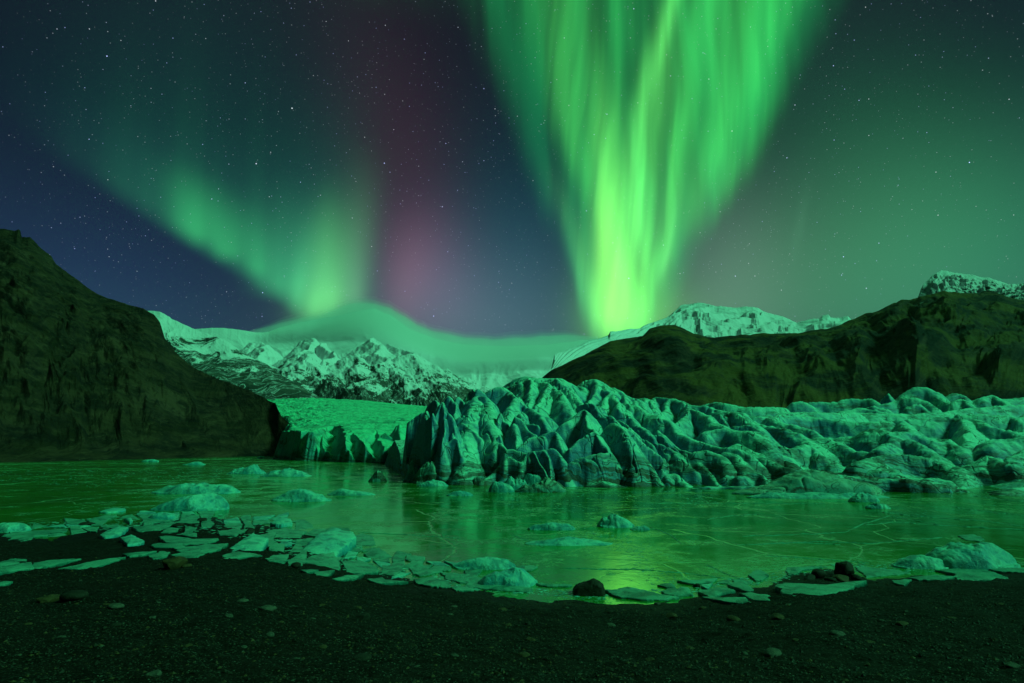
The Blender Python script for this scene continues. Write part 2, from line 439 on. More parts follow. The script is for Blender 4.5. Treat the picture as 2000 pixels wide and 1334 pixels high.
def rock_mat(name, ca, cb, cm=None, sc=1.0, snow=None, bumpd=1.0, streak_dir=0.5, moss=0.5):
    """hillside: ca dark rock, cb scree, cm moss"""
    m, nt, b, P, (x, y, z), (nx, ny, nz), ob = newmat(name)
    n1 = noise(nt, P, 0.012 * sc, 5, 0.6)
    n2 = noise(nt, P, 0.09 * sc, 6, 0.68)
    st_ = noise(nt, combine(nt, (x * streak_dir + z) * 0.16 * sc, (x - z * streak_dir) * 0.018 * sc, y * 0.012 * sc), 1.0, 5, 0.7, 1.2)
    s2 = noise(nt, combine(nt, (x * streak_dir + z) * 0.75 * sc, (x - z * streak_dir) * 0.07 * sc, y * 0.05 * sc), 1.0, 4, 0.75, 0.8)
    n5 = noise(nt, P, 0.7 * sc, 4, 0.75)
    c = mixc(nt, n2.sstep(0.38, 0.62), ca, cb)
    c = mixc(nt, st_.sstep(0.52, 0.64) * 0.85, c, tuple(v * 0.3 for v in ca))
    c = mixc(nt, st_.sstep(0.46, 0.36) * 0.7, c, tuple(v * 1.9 for v in cb))
    c = mixc(nt, s2.sstep(0.56, 0.66) * 0.6, c, tuple(v * 0.3 for v in ca))
    c = mixc(nt, (s2.sstep(0.44, 0.34) * n5.sstep(0.45, 0.6)) * 0.7, c, tuple(v * 2.6 for v in cb))
    if cm: c = mixc(nt, (noise(nt, P, 0.022 * sc, 6, 0.7) * 1.5 + nz * 0.25 + n2 * 0.4).sstep(1.05, 1.28) * moss, c, cm)
    h = n2 * 1.0 + st_ * 1.2 + s2 * 0.35 + n5 * 0.12
    if snow:
        c2, hs = snow(nt, P, x, y, z, nz, n1, n2, st_)
        c = mixc(nt, c2, c, (0.80, 0.68, 0.78))
        setin(nt, b, 'Roughness', 0.8)
    setin(nt, b, 'Base Color', c)
    setin(nt, b, 'Roughness', 0.9)
    b.inputs['Specular IOR Level'].default_value = 0.15
    bump(nt, b, h, 0.8, bumpd)
    return m

# ------------------------------------------------------------------ heightfield of ridges and fins
def seg_fin(H, X, Y, pts, sL, sR, r, floor=-3.0, cap=None):
    pts = np.array(pts, float)
    smin = min(sL, sR)
    best = np.full(H.shape, -1e9)
    for a, b in zip(pts[:-1], pts[1:]):
        zm = max(a[2], b[2]) - floor
        R = zm / smin + r
        x0, x1 = min(a[0], b[0]) - R, max(a[0], b[0]) + R
        y0, y1 = min(a[1], b[1]) - R, max(a[1], b[1]) + R
        mk = (X >= x0) & (X <= x1) & (Y >= y0) & (Y <= y1)
        if not mk.any(): continue
        xs, ys = X[mk] - a[0], Y[mk] - a[1]
        ux, uy = b[0] - a[0], b[1] - a[1]; L2 = ux * ux + uy * uy + 1e-9
        t = np.clip((xs * ux + ys * uy) / L2, 0, 1)
        ex, ey = xs - t * ux, ys - t * uy
        d = np.sqrt(ex * ex + ey * ey)
        w = 0.5 + 0.5 * (ux * ey - uy * ex) / (np.sqrt(L2) * d + 1e-6)
        s = sL * w + sR * (1 - w)
        h = a[2] + t * (b[2] - a[2]) - s * (np.sqrt(d * d + r * r) - r)
        best[mk] = np.maximum(best[mk], h)
    return best
def spline(pts, n=4):
    """Catmull-Rom so crests are curves, not polygons"""
    p = np.array(pts, float)
    if len(p) < 3: return p
    q = np.vstack([2 * p[0] - p[1], p, 2 * p[-1] - p[-2]])
    out = []
    for i in range(1, len(q) - 2):
        for t in np.linspace(0, 1, n, endpoint=False):
            out.append(0.5 * ((2 * q[i]) + (-q[i-1] + q[i+1]) * t + (2*q[i-1] - 5*q[i] + 4*q[i+1] - q[i+2]) * t*t + (-q[i-1] + 3*q[i] - 3*q[i+1] + q[i+2]) * t**3))
    out.append(p[-1]); return np.array(out)
def crest(org, sc, pts, D0=None, D1=None):
    """zoomed-picture tracing -> world crest points"""
    out = []
    n = len(pts)
    for i, p in enumerate(pts):
        px = org[0] + p[0] / sc; py = org[1] + p[1] / sc
        D = p[2] if len(p) > 2 else D0 + (D1 - D0) * i / max(n - 1, 1)
        out.append(W(px, py, D))
    return out
def idw(X, Y, pts, off, p=2.2, sx=1.0):
    num = np.zeros(X.shape); den = np.zeros(X.shape)
    for q in pts:
        d2 = ((X - q[0]) ** 2 + (Y - q[1]) ** 2) + 0.5
        w = d2 ** (-p / 2); num += w * (q[2] - off); den += w
    return num / den

# ------------------------------------------------------------------ the main glacier front
Z1, Z2, Z3, Z4 = ((760, 730), 5.8), ((940, 730), 5.56), ((1100, 730), 5.8), ((1260, 750), 6.354)
R4, R5 = ((1200, 720), 4.0), ((1500, 720), 4.0)
# (zoom, points x y D, slope left of heading, slope right of heading, rounding)
FINS = [
 # left cluster of blades
 (Z1, [(470,400,57),(340,480,57),(200,600,57),(150,760,58),(20,1000,60)], 1.6, 2.2, .3),
 (Z1, [(455,415,50),(400,560,48),(335,700,47),(200,850,47.5),(130,925,48)], 3.2, 1.5, .12),
 (Z1, [(330,760,45.8),(400,600,46.8),(455,430,48),(490,540,47.8)], 1.6, 4.0, .10),
 (Z1, [(490,540,47.8),(540,430,48.4),(590,322,48.8),(630,420,48.4)], 1.8, 4.0, .06),
 (Z1, [(630,420,48.4),(700,500,47.9),(735,600,47.5),(720,700,47)], 1.6, 4.0, .12),
 (Z1, [(590,322,48.8),(615,560,47.3),(580,780,46)], 2.5, 2.5, .05),
 (Z1, [(465,345,54),(525,300,53),(550,380,52)], 2.4, 3.2, .12),
 (Z1, [(600,340,54),(650,255,54),(690,270,54)], 1.8, 3.2, .15),
 (Z1, [(690,270,54),(740,350,53),(720,450,52)], 1.6, 2.6, .15),
 (Z1, [(690,470,55),(770,270,56),(820,280,56),(850,340,55)], 1.6, 2.2, .2),
 (Z1, [(850,330,60),(900,230,61),(970,180,61),(985,215,60),(1020,172,60),(1080,230,60)], 1.6, 2.0, .1),
 (Z1, [(985,255,55),(960,400,52),(910,560,50),(880,760,48),(850,1050,45.2)], 1.5, 1.9, .9),
 (Z1, [(900,300,55),(985,252,55),(1060,262,55),(1100,330,54)], 1.2, 2.6, .5),
 (Z1, [(800,600,49.5),(860,560,49.5),(1000,700,48.5),(1040,760,48)], 1.4, 3.0, .2),
 (Z1, [(640,790,46.3),(700,750,46.5),(785,735,46.5),(800,900,45.8)], 1.6, 4.0, .1),
 (Z1, [(530,1000,45.6),(560,860,46),(610,790,46.3)], 1.6, 3.5, .1),
 (Z1, [(735,690,48),(770,625,48.2),(790,700,48)], 2.5, 3.5, .08),
 (Z1, [(725,530,51),(800,495,51),(860,480,51)], 1.5, 2.2, .3),
 # between the blades and the dome
 (Z2, [(50,200,62),(120,160,62),(230,140,62),(290,190,62)], 1.5, 1.6, .4),
 (Z2, [(60,310,53),(110,420,51),(135,560,49.3),(170,700,48)], 1.9, 1.5, .7),
 (Z2, [(0,240,55),(50,250,54.5),(90,310,54)], 1.5, 2.0, .3),
 (Z2, [(180,330,58),(280,205,58),(340,225,56),(355,290,54),(290,430,52),(280,520,50.5)], 1.8, 1.6, .35),
 (Z2, [(395,255,57),(440,320,55),(540,380,53),(640,450,51),(700,520,49.6),(738,600,48.6)], 1.5, 1.7, .22),
 (Z2, [(395,255,57),(360,330,55),(310,480,52.5)], 1.6, 1.6, .2),
 (Z2, [(440,420,52),(470,520,50.5),(600,560,49.3)], 1.5, 2.0, .3),
 (Z2, [(200,520,49.5),(220,420,50),(245,500,49.8),(285,530,49.5)], 2.5, 3.2, .06),
 (Z2, [(190,740,47.5),(212,670,47.8),(235,730,47.5)], 2.5, 3.5, .06),
 (Z2, [(360,470,49),(400,500,48.6),(480,580,48),(590,650,47.2)], 1.6, 2.2, .1),
 (Z2, [(345,540,48.2),(400,640,47.4),(390,770,46.6)], 2.0, 2.4, .1),
 (Z2, [(390,790,46.4),(480,740,46.5),(560,680,46.8),(650,670,46.6)], 1.4, 3.5, .15),
 (Z2, [(655,655,47),(770,620,47),(830,720,46.2),(880,820,45.5),(910,950,44.6)], 1.3, 2.6, .3),
 (Z2, [(270,840,45.6),(330,815,45.6),(500,865,44.8),(510,940,44.2)], 1.8, 3.0, .12),
 (Z2, [(130,850,46.5),(190,750,47),(265,830,46.2)], 1.8, 3.0, .12),
 (Z2, [(250,1020,44.3),(300,890,44.8),(430,970,44)], 2.0, 3.0, .12),
 (Z2, [(420,1060,43.6),(500,870,44.6),(640,840,44.6),(760,815,44.6),(830,880,44.2)], 1.2, 3.6, .12),
 (Z2, [(830,880,44.2),(900,1000,43.3),(940,1140,42.5),(970,1215,42)], 1.3, 2.8, .15),
 (Z2, [(560,850,44.4),(620,980,43.4),(770,1150,42.2)], 3.0, 3.0, .06),
 (Z2, [(680,840,44.4),(740,980,43.4),(780,1130,42.3)], 3.0, 3.0, .06),
 (Z2, [(0,1180,43.5),(100,1100,44.5),(200,1000,45.2)], 1.5, 2.2, .2),
 # dome
 (Z2, [(290,165,69),(370,85,68),(450,30,67),(520,35,66),(600,68,65),(650,50,65),(750,55,65),(800,45,64),(900,90,64)], 1.0, 1.1, 1.2),
 (Z2, [(450,30,67),(440,140,63),(490,290,59)], 1.2, 1.3, .5),
 (Z2, [(520,40,65),(555,90,62),(530,200,59),(510,340,56)], 1.6, 1.5, .3),
 (Z2, [(650,85,64),(735,110,61),(690,220,58),(630,320,55.5),(590,390,54)], 1.9, 1.4, .25),
 (Z2, [(780,130,61),(860,220,57.5),(895,310,55),(960,400,53),(980,470,52)], 1.6, 1.3, .4),
 (Z2, [(740,180,60),(700,300,56.5),(640,420,53.5),(720,480,52)], 1.4, 1.5, .4),
 (Z2, [(800,50,63),(870,90,61),(960,180,59),(1040,260,57),(1100,335,55)], 1.4, 1.2, .35),
 (Z2, [(990,210,58.5),(1010,330,56),(1000,450,53)], 1.5, 1.3, .4),
 (Z2, [(280,180,66),(420,190,63),(480,260,60),(500,320,57.5)], 1.3, 1.5, .5),
 # fins in the middle, running to the right and down
 (Z3, [(60,150,72),(180,140,71),(260,70,71),(290,75,70),(350,68,69),(430,105,67),(520,160,65),(555,220,63)], 1.1, 1.1, .7),
 (Z3, [(350,68,69),(400,120,65),(300,330,59)], 1.4, 1.4, .3),
 (Z3, [(430,110,66),(520,230,61),(440,360,57.5)], 1.4, 1.4, .3),
 (Z3, [(180,145,69),(240,180,66),(150,230,63)], 1.2, 1.2, .5),
 (Z3, [(470,330,59),(560,235,60),(600,300,58),(630,400,55.5)], 1.4, 1.8, .25),
 (Z3, [(545,160,66),(600,160,65),(700,230,63.5),(800,280,62),(860,310,61),(890,370,59.5)], 1.1, 1.4, .35),
 (Z3, [(700,230,63.5),(720,290,60.5),(760,370,58)], 1.4, 1.4, .25),
 (Z3, [(820,290,62),(815,380,58.5)], 1.4, 1.4, .3),
 (Z3, [(860,275,65),(920,275,64),(990,320,63),(1015,400,60.5)], 1.1, 1.4, .25),
 (Z3, [(920,280,64),(900,370,60)], 1.6, 1.6, .15),
 (Z3, [(650,400,57.5),(680,325,58),(750,390,57)], 1.5, 2.0, .15),
 (Z3, [(180,360,55),(235,350,54),(290,335,53.5),(350,360,53),(390,430,51.8),(440,490,50.8),(510,470,50.5),(560,510,50),(620,560,48.8)], 1.3, 1.9, .15),
 (Z3, [(380,365,55),(450,440,53),(540,500,51.5)], 1.3, 1.8, .2),
 (Z3, [(0,575,49.5),(110,510,50),(180,440,50.5),(240,400,50.5),(255,500,49),(275,600,48),(380,660,46.6)], 1.3, 2.4, .2),
 (Z3, [(85,850,44.6),(230,740,45.3),(380,660,45.8),(440,740,45.2),(500,840,44.6)], 1.1, 3.6, .15),
 (Z3, [(500,840,44.6),(540,930,44.1),(610,1040,43.5),(700,1150,43),(810,1270,42.2)], 1.6, 2.6, .12),
 (Z3, [(100,1000,43.5),(350,900,43.8),(520,900,44.1)], 1.5, 2.2, .6),
 (Z3, [(530,560,48.5),(620,560,47.6),(690,660,46),(745,800,44.6),(765,930,43.6),(850,1250,42.2)], 1.3, 1.5, .15),
 (Z3, [(620,560,47.6),(750,630,47.2),(900,780,46.8),(1100,900,46.4),(1170,965,46.2),(1130,1080,45.2)], 1.5, 2.6, .15),
 (Z3, [(850,930,44.6),(960,1100,43.6),(1080,1255,42.4)], 1.5, 1.5, .5),
 (Z3, [(560,520,50.5),(700,560,49.6),(780,640,48.8),(900,740,48),(1010,800,47.4)], 1.5, 2.4, .12),
 (Z3, [(690,420,57),(740,460,55),(820,560,53),(920,640,51),(1000,690,49.6),(1040,780,48.5)], 1.4, 1.9, .2),
 (Z3, [(1000,700,49.5),(1100,705,49.2),(1190,770,48.5)], 1.5, 2.2, .12),
 (Z3, [(590,440,56),(680,440,56),(700,410,56.5),(750,470,55)], 1.5, 2.0, .3),
 # right-hand lobes
 (Z3, [(740,400,58),(830,368,57.5),(940,430,56),(1080,465,54.5)], 1.1, 1.2, .5),
 (Z4, [(180,400,55),(240,430,54),(330,500,53),(430,600,51.5),(560,660,50.2),(700,710,49.2),(850,765,48.2),(960,800,47.2),(1080,800,46.8),(1200,830,46.2),(1290,870,45.6)], 1.0, 1.5, .35),
 (Z4, [(150,580,51.5),(200,650,50.4),(300,730,49.2),(420,810,48),(560,850,47),(665,880,46.3)], 1.3, 1.5, .3),
 (Z4, [(170,740,48.5),(290,780,47.8),(400,860,46.8),(520,930,46),(650,970,45.3),(740,1050,44.6),(840,1140,43.8),(930,1270,42.3)], 1.3, 1.6, .3),
 (Z4, [(380,860,46.6),(500,1000,45.1),(590,1060,44.6)], 1.4, 1.5, .3),
 (Z4, [(270,1130,43.6),(400,1110,43.6),(480,1170,43),(570,1270,41.9)], 1.6, 1.8, .35),
 (Z4, [(120,160,68),(175,165,67),(275,195,66),(270,300,63),(180,370,60)], 1.4, 1.6, .2),
 (Z4, [(105,165,68),(100,290,63)], 1.5, 1.5, .15),
 (Z4, [(280,300,63),(310,190,65),(420,205,64),(500,260,61.5),(560,310,59.5)], 1.2, 1.5, .25),
 (Z4, [(560,310,59.5),(690,335,57.8),(790,400,56),(815,465,54.5)], 1.1, 1.6, .35),
 (Z4, [(560,310,59.5),(480,400,57),(400,480,55)], 1.4, 1.4, .2),
 (Z4, [(430,200,66),(600,260,65),(780,270,64),(950,330,62),(1100,360,61),(1220,400,59),(1290,480,57),(1400,520,56),(1450,580,55),(1470,680,53.5)], 1.1, 1.5, .35),
 (Z4, [(930,370,59),(960,430,57.5),(1010,490,56)], 1.8, 1.8, .1),
 (Z4, [(1100,520,56.5),(1280,520,55.8),(1400,570,55)], 1.2, 1.8, .25),
 (Z4, [(815,475,54.5),(900,500,54),(1000,560,53),(1160,575,52),(1300,590,51),(1400,640,50),(1500,720,48.6)], 1.1, 1.3, .5),
 (Z4, [(720,610,52.2),(840,570,52.8),(960,560,53)], 1.3, 1.6, .3),
 (Z4, [(790,250,80),(880,230,79),(940,250,78),(1000,240,77),(1100,280,76),(1300,300,75),(1525,300,75)], .9, 1.0, .6),
 (Z4, [(630,840,46),(760,820,45.8),(880,860,45.2),(980,950,44.4),(1035,1050,43.6),(1030,1130,43)], 1.2, 1.9, .5),
 (Z4, [(960,860,46.2),(1110,890,45.6),(1170,970,44.6),(1250,1100,42.8)], 1.2, 1.7, .4),
 (Z4, [(1180,1150,42),(1300,1110,42.2),(1430,1115,42),(1490,1170,41.4)], 1.5, 2.0, .3),
 (R4, [(960,590,50),(1040,640,48.5),(1140,690,47),(1250,745,45.5),(1380,800,43.8),(1470,860,42)], 1.0, 1.3, .7),
 (R4, [(1090,490,54),(1170,560,52),(1300,630,50),(1350,700,48),(1370,760,46)], 1.1, 1.3, .5),
 (R4, [(740,268,84),(880,270,83),(1000,300,82),(1300,305,84)], .9, 1.0, .5),
 (R4, [(640,290,72),(850,330,70),(1000,350,68),(1040,400,65),(1150,450,61)], .9, 1.3, .4),
 (R4, [(980,345,72),(1100,380,69),(1250,370,70),(1400,350,72),(1700,350,74),(1900,350,76)], .9, 1.2, .4),
 (R4, [(1190,390,64),(1330,420,61),(1500,480,58.5),(1590,530,57)], .9, 1.3, .4),
 (R4, [(1200,450,59),(1340,490,56),(1480,545,54),(1560,600,52),(1640,700,49.5),(1690,755,48)], 1.0, 1.3, .45),
 (R4, [(1370,640,49.5),(1500,600,51),(1600,690,49)], 1.2, 1.5, .5),
 # far blocks on the skyline
 (R5, [(150,312,100),(225,260,100),(300,272,100),(330,310,100)], 1.2, 1.6, 1.0),
 (R5, [(330,268,102),(520,264,101),(620,238,101),(720,240,100),(800,238,99),(830,275,98)], 1.2, 1.8, .8),
 (R5, [(560,340,86),(700,312,86),(820,328,85),(930,350,84)], 1.0, 1.6, .8),
 (R5, [(780,305,93),(830,298,92),(920,320,91)], 1.4, 1.8, .6),
 (R5, [(880,270,104),(935,198,104),(950,255,103)], 1.8, 2.4, .25),
 (R5, [(955,225,105),(1000,255,104)], 1.6, 2.0, .3),
 (R5, [(850,295,95),(950,268,96),(1030,235,96),(1110,228,95),(1200,250,94),(1270,300,92),(1300,350,90)], 1.2, 1.5, .7),
 (R5, [(1050,225,106),(1110,165,107),(1170,143,107),(1250,158,106),(1310,215,104),(1400,262,101),(1500,300,97)], 1.2, 1.4, 1.0),
 (R5, [(1100,300,91),(1180,280,91),(1230,330,90)], 1.4, 1.6, .4),
 (R5, [(1390,250,108),(1430,195,109),(1520,210,108),(1590,275,106)], 1.3, 1.6, .5),
 (R5, [(1430,290,97),(1500,240,98),(1590,300,95)], 1.3, 1.7, .5),
 (R5, [(1590,260,110),(1640,238,110),(1660,270,109)], 1.4, 1.8, .5),
 (R5, [(1650,240,106),(1700,220,107),(1760,213,107),(1810,240,105),(1870,285,102)], 1.3, 1.6, .7),
 (R5, [(1830,242,112),(2000,232,113),(2200,236,114)], 1.0, 1.4, .8),
 (R5, [(1330,350,86),(1500,325,88),(1700,305,90),(2000,284,92),(2250,280,92)], .9, 1.3, .5),
 (R5, [(-100,345,80),(300,345,81),(700,352,81),(1000,358,81),(1330,352,82)], .8, 1.1, .4),
 (R5, [(0,392,64),(100,372,67),(300,382,69),(600,415,67),(800,420,66),(1000,410,66),(1080,450,63),(1100,495,61)], .9, 1.3, .4),
 (R5, [(1100,405,69),(1400,385,69),(1510,405,67),(1560,480,62),(1540,580,59)], .9, 1.3, .4),
 (R5, [(1500,362,77),(1700,365,76),(1900,373,76),(1950,405,74)], .9, 1.6, .4),
 (R5, [(1960,390,78),(2100,340,80),(2300,330,80)], .9, 1.6, .4),
 (R5, [(1580,400,67),(1700,440,64),(1850,490,62),(2000,530,60),(2200,560,58)], .9, 1.3, .4),
 (R5, [(550,550,56),(700,530,55),(780,480,54.5),(870,488,54),(1000,505,53),(1100,503,53),(1200,538,52.5),(1380,558,52),(1450,600,51),(1500,660,49.5)], 1.0, 1.2, .5),
 (R5, [(1000,510,53),(940,590,51),(840,650,49)], 1.1, 1.1, .4),
 (R5, [(1100,560,51),(1200,620,49.5),(1300,690,47.5),(1420,780,45),(1470,860,43),(1460,940,40)], 1.1, 1.3, .6),
 (R5, [(300,560,54),(420,545,53.5),(560,580,52.5),(680,640,51),(760,660,50)], 1.0, 1.1, .5),
 (R5, [(720,740,46),(850,700,47.5),(1020,690,48),(1200,700,47.5)], 1.0, 1.2, .7),
 (R5, [(840,800,43),(960,790,43.3),(1010,850,41.6),(1200,860,41.3),(1380,870,40.8)], 1.0, 1.3, .6),
 (R5, [(1500,620,52),(1640,612,52),(1760,580,53)], 1.1, 1.5, .3),
 (R5, [(1700,610,49),(1770,575,49.5),(1850,552,50),(2000,545,50),(2200,540,50)], 1.0, 1.5, .6),
 (R5, [(1620,760,44.5),(1700,690,46),(1850,735,43.5),(2000,650,45),(2200,600,46)], 1.0, 1.3, .6),
 (R5, [(1480,780,44),(1500,860,42),(1540,950,39.6)], 1.4, 1.4, .5),
]
def build_glacier():
    kx = prog(np.concatenate([np.linspace(742, 1480, 980), np.linspace(1481, 2330, 560)]))
    ys = np.concatenate([np.linspace(34.5, 56, 300), np.linspace(56.1, 72, 130), np.linspace(72.3, 125, 130), np.linspace(126, 200, 24)])
    Y, K = np.meshgrid(ys, kx, indexing='ij'); X = K * Y
    Xw = X + 0.30 * pn(X / 2.3, Y / 2.3, 1) + 0.10 * pn(X / .7, Y / .7, 2)
    Yw = Y + 0.40 * pn(X / 2.6, Y / 2.6, 3) + 0.10 * pn(X / .8, Y / .8, 4)
    allp = []; cr = []
    for (o, s_), pts, sL, sR, r in FINS:
        c = spline(crest(o, s_, pts)); cr.append((c, sL, sR, r)); allp += list(c[::4])
    off = 2.0 + 2.2 * sst(-X, 1.0, 9.0) * sst(-Y, -75, -50) + 0.6 * sst(-X, -10, 2)
    H = idw(X, Y, allp, 0.0) - off
    B = H.copy()
    for c, sL, sR, r in cr:
        H = np.maximum(H, seg_fin(H, Xw, Yw, c, sL * 1.35, sR * 1.35, r * 1.5 + 0.09, floor=-2.0))
    # water line of the front
    kpx = X / Y * (F / cp) + 1000
    fx = [700, 750, 775, 800, 830, 870, 1000, 1110, 1240, 1300, 1430, 1500, 1700, 1740, 1900, 2000, 2400]
    fy = [110, 86, 66, 50.5, 46.5, 44.8, 42.4, 41.9, 41.9, 41.6, 40.2, 39.4, 38.6, 38.2, 37.6, 37.2, 36.5]
    Df = np.interp(kpx, fx, fy) + 0.7 * fbm(X / 3.0, Y / 30.0, 3, 9) - 0.7 * sst(kpx, 800, 900)
    rt = sst(kpx, 1300, 1500)
    dyf = Y - Df
    lim = np.where(dyf > 0, (3.0 * (1 - rt) * dyf + rt * (1.9 * np.clip(dyf, 0, None) ** 0.62 + .25 * dyf)), dyf * 3) - 0.15
    kk = 0.35
    H = -kk * np.logaddexp(-H / kk, -lim / kk)
    # surface relief
    env = sst(H, -0.3, 1.0)
    H = H + env * (0.10 * fbm(X / 2.4, Y / 2.4, 3, 20) + 0.035 * fbm(X / .45, Y / .45, 3, 30))
    ce = 1 - 0.7 * sst(kpx, 1350, 1600)
    for sd_, fr_, dp in ((81, 3.1, .5), (83, 1.5, .22)):
        cw_ = np.abs(pn(X / fr_ + .4 * pn(X, Y, 2), Y / (fr_ * 1.6), sd_))
        H = H - env * ce * dp * np.exp(-cw_ / .03) * sst(pn(X / 6, Y / 6, sd_ + 1), -.15, .25)
    sc_ = sst(kpx, 1350, 1600)
    H = H + env * sc_ * 0.22 * rid((X + Y * .4) / 3.2, (Y - X * .25) / 1.3, 4, 44)
    back = sst(Y, 120, 198)
    H = H * (1 - back) + back * (-3)
    H = np.maximum(H, -1.5)
    # blend the west edge down
    west = sst(kpx, 742, 772); H = H * west + (1 - west) * -1.5
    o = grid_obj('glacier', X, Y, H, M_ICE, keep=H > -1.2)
    tag(o, 'blue-green crevassed glacier front of tall ice blades and long ridges standing in the lake', 'glacier')
    return o
build_glacier()

# ------------------------------------------------------------------ the smooth glacier tongue behind, on the left
Z5 = ((530, 770), 7.407)
def build_tongue():
    kx = prog(np.linspace(470, 1180, 900))
    ys = np.concatenate([np.linspace(92, 124, 230), np.linspace(124.3, 175, 150), np.linspace(176, 460, 240)])
    Y, K = np.meshgrid(ys, kx, indexing='ij'); X = K * Y
    T = [
     ([(10,885,119),(150,800,117),(300,752,115)], 1.0, 2.6, .4),
     ([(320,740,113),(345,630,113),(430,588,113),(560,568,113),(660,582,112),(700,640,110.5)], .4, 2.4, .9),
     ([(700,640,110.5),(780,690,109),(820,745,107.5),(870,860,104)], .5, 3.4, .3),
     ([(900,780,104.5),(940,675,107.5),(985,740,106)], .6, 3.0, .2),
     ([(985,750,104),(1040,640,105.5),(1085,580,106.5),(1140,560,106.5),(1190,640,104.5)], .5, 3.2, .4),
     ([(1140,560,106.5),(1230,680,104),(1300,800,101.5),(1330,900,99.5)], 1.6, 1.8, .3),
     ([(1180,560,108),(1300,655,105),(1400,710,103.2),(1430,760,102),(1410,850,100),(1500,970,96.5)], 1.0, 2.2, .4),
     ([(1365,640,109),(1410,600,109.5),(1480,720,106.5),(1500,850,103)], 1.0, 2.4, .2),
     ([(1500,745,105),(1640,650,105.5),(1750,600,105.5),(1800,520,106),(1830,430,107),(1870,500,105.5),(1900,640,103),(1850,800,99)], .8, 2.4, .4),
     ([(1500,880,99),(1560,800,101),(1620,870,99)], 1.5, 2.2, .5),
     ([(1700,1000,93),(1800,930,95),(1900,800,98),(2000,640,102)], 1.4, 1.6, .8),
     ([(640,535,150),(760,515,150),(900,490,151),(1050,480,151),(1180,452,152),(1300,482,152),(1400,420,153),(1560,370,155),(1700,400,150),(1900,360,145),(2100,330,142)], .5, .12, .6),
     ([(1700,400,140),(1800,350,138),(1860,330,138),(1950,350,136)], .8, 1.2, .6),
    ]
    cr = [(spline(crest(*Z5, p)), a, b, r) for p, a, b, r in T]
    # sloping ice sheet: height taken so that its far edge is the traced skyline
    px = X / Y * (F / cp) + 1000
    topx = [530, 538, 560, 620, 700, 760, 820, 900, 1200]; topy = [783, 782, 781, 780, 785, 790, 796, 800, 800]
    ft = np.interp(px, topx, topy)
    a_top = (868 - ft) / (F / cp) * 1.03; ztop = CAMZ + a_top * 430
    t = np.clip((Y - 155) / (430 - 155), 0, 1)
    zs = 8.0 + (ztop - 8.0) * (t ** 0.92)
    wy = np.interp(px, [531, 575, 620, 640, 660, 690, 720, 760, 800, 900], [120, 114.5, 113.5, 109.5, 109, 107.5, 106.5, 107, 106, 106])
    wz = np.interp(px, [531, 545, 565, 575, 620, 640, 660, 690, 720, 760, 800], [.2, .9, 1.9, 3.2, 3.6, 2.0, 1.2, 1.6, 1.0, 1.6, 4.0])
    zf = np.where(Y > wy, wz * 0.9 + (7.8 - wz * .9) * np.clip((Y - wy) / (151 - wy), 0, 1) ** .8, wz * 0.9 - (wy - Y) * 1.6)
    Hs = np.where(Y > 155, zs, np.where(Y > 148, zf * (155 - Y) / 7 + 7.6 * (Y - 148) / 7, zf))
    left = sst(px, 690, 560) if False else 1 - sst(px, 575, 700)
    rough = 0.35 + 2.6 * left
    H = Hs + np.where(Y > 150, 1, .5) * (rough * 0.55 * rid(X / 7, Y / 13, 4, 3) - .4 * rough) + 0.5 * fbm((X + .25 * Y) / 30, Y / 8, 3, 8) * sst(Y, 150, 190)
    H = H - left * 2.5 * np.clip(rid((X - .5 * Y) / 10, Y / 14, 3, 17) * -1.0, 0, 1)
    Xw = X + .8 * pn(X / 5, Y / 5, 1); Yw = Y + .8 * pn(X / 5, Y / 5, 3)
    for c, sL, sR, r in cr:
        H = np.maximum(H, seg_fin(H, Xw, Yw, c, sL, sR, r, floor=0))
    fx = [500, 531, 575, 640, 660, 700, 740, 780, 860, 900]; fy = [131, 121, 111, 106, 100, 97.5, 95, 92, 90, 95]
    Df = np.interp(px, fx, fy) + 1.8 * fbm(X / 4, Y / 60, 4, 5)
    lim = (Y - Df) * (3.0 - 2.35 * (1 - sst(px, 545, 610))) - .1
    H = np.minimum(H, np.maximum(lim, -1))
    for pc, sl, up_ in ((596, 3.0, .9), (624, 2.4, .7), (649, 1.3, .22), (690, 1.6, .45), (731, 1.2, .28), (766, 1.3, .3)):
        xc = (pc - 1000) / (F / cp) * Y + 1.2 * pn(Y / 6, Y * 0 + pc, 3)
        H = np.minimum(H, 0.2 + np.abs(X - xc) ** 1.15 * sl + up_ * np.clip(Y - Df, 0, None))
    # the west side drops into the gully by the dark hill
    wl = np.interp(Y, [95, 118, 126, 140, 155, 175, 200, 230, 460], [531, 533, 534, 536, 536, 534, 520, 490, 480])
    wm = sst(px, wl - 6, wl + 6 + 26 * sst(Y, 118, 135) * sst(-Y, -230, -180)) ** .7; H = H * wm - 2 * (1 - wm)
    H = H + sst(H, 0, 1) * (0.22 * fbm(X / 2.6, Y / 3.5, 4, 12) )
    H = H * (1 - sst(Y, 432, 458)) - 3 * sst(Y, 432, 458)
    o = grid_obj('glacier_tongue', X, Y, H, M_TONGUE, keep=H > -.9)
    tag(o, 'bright green smooth glacier tongue behind, between the dark left hill and the blue ice blades', 'glacier')
build_tongue()

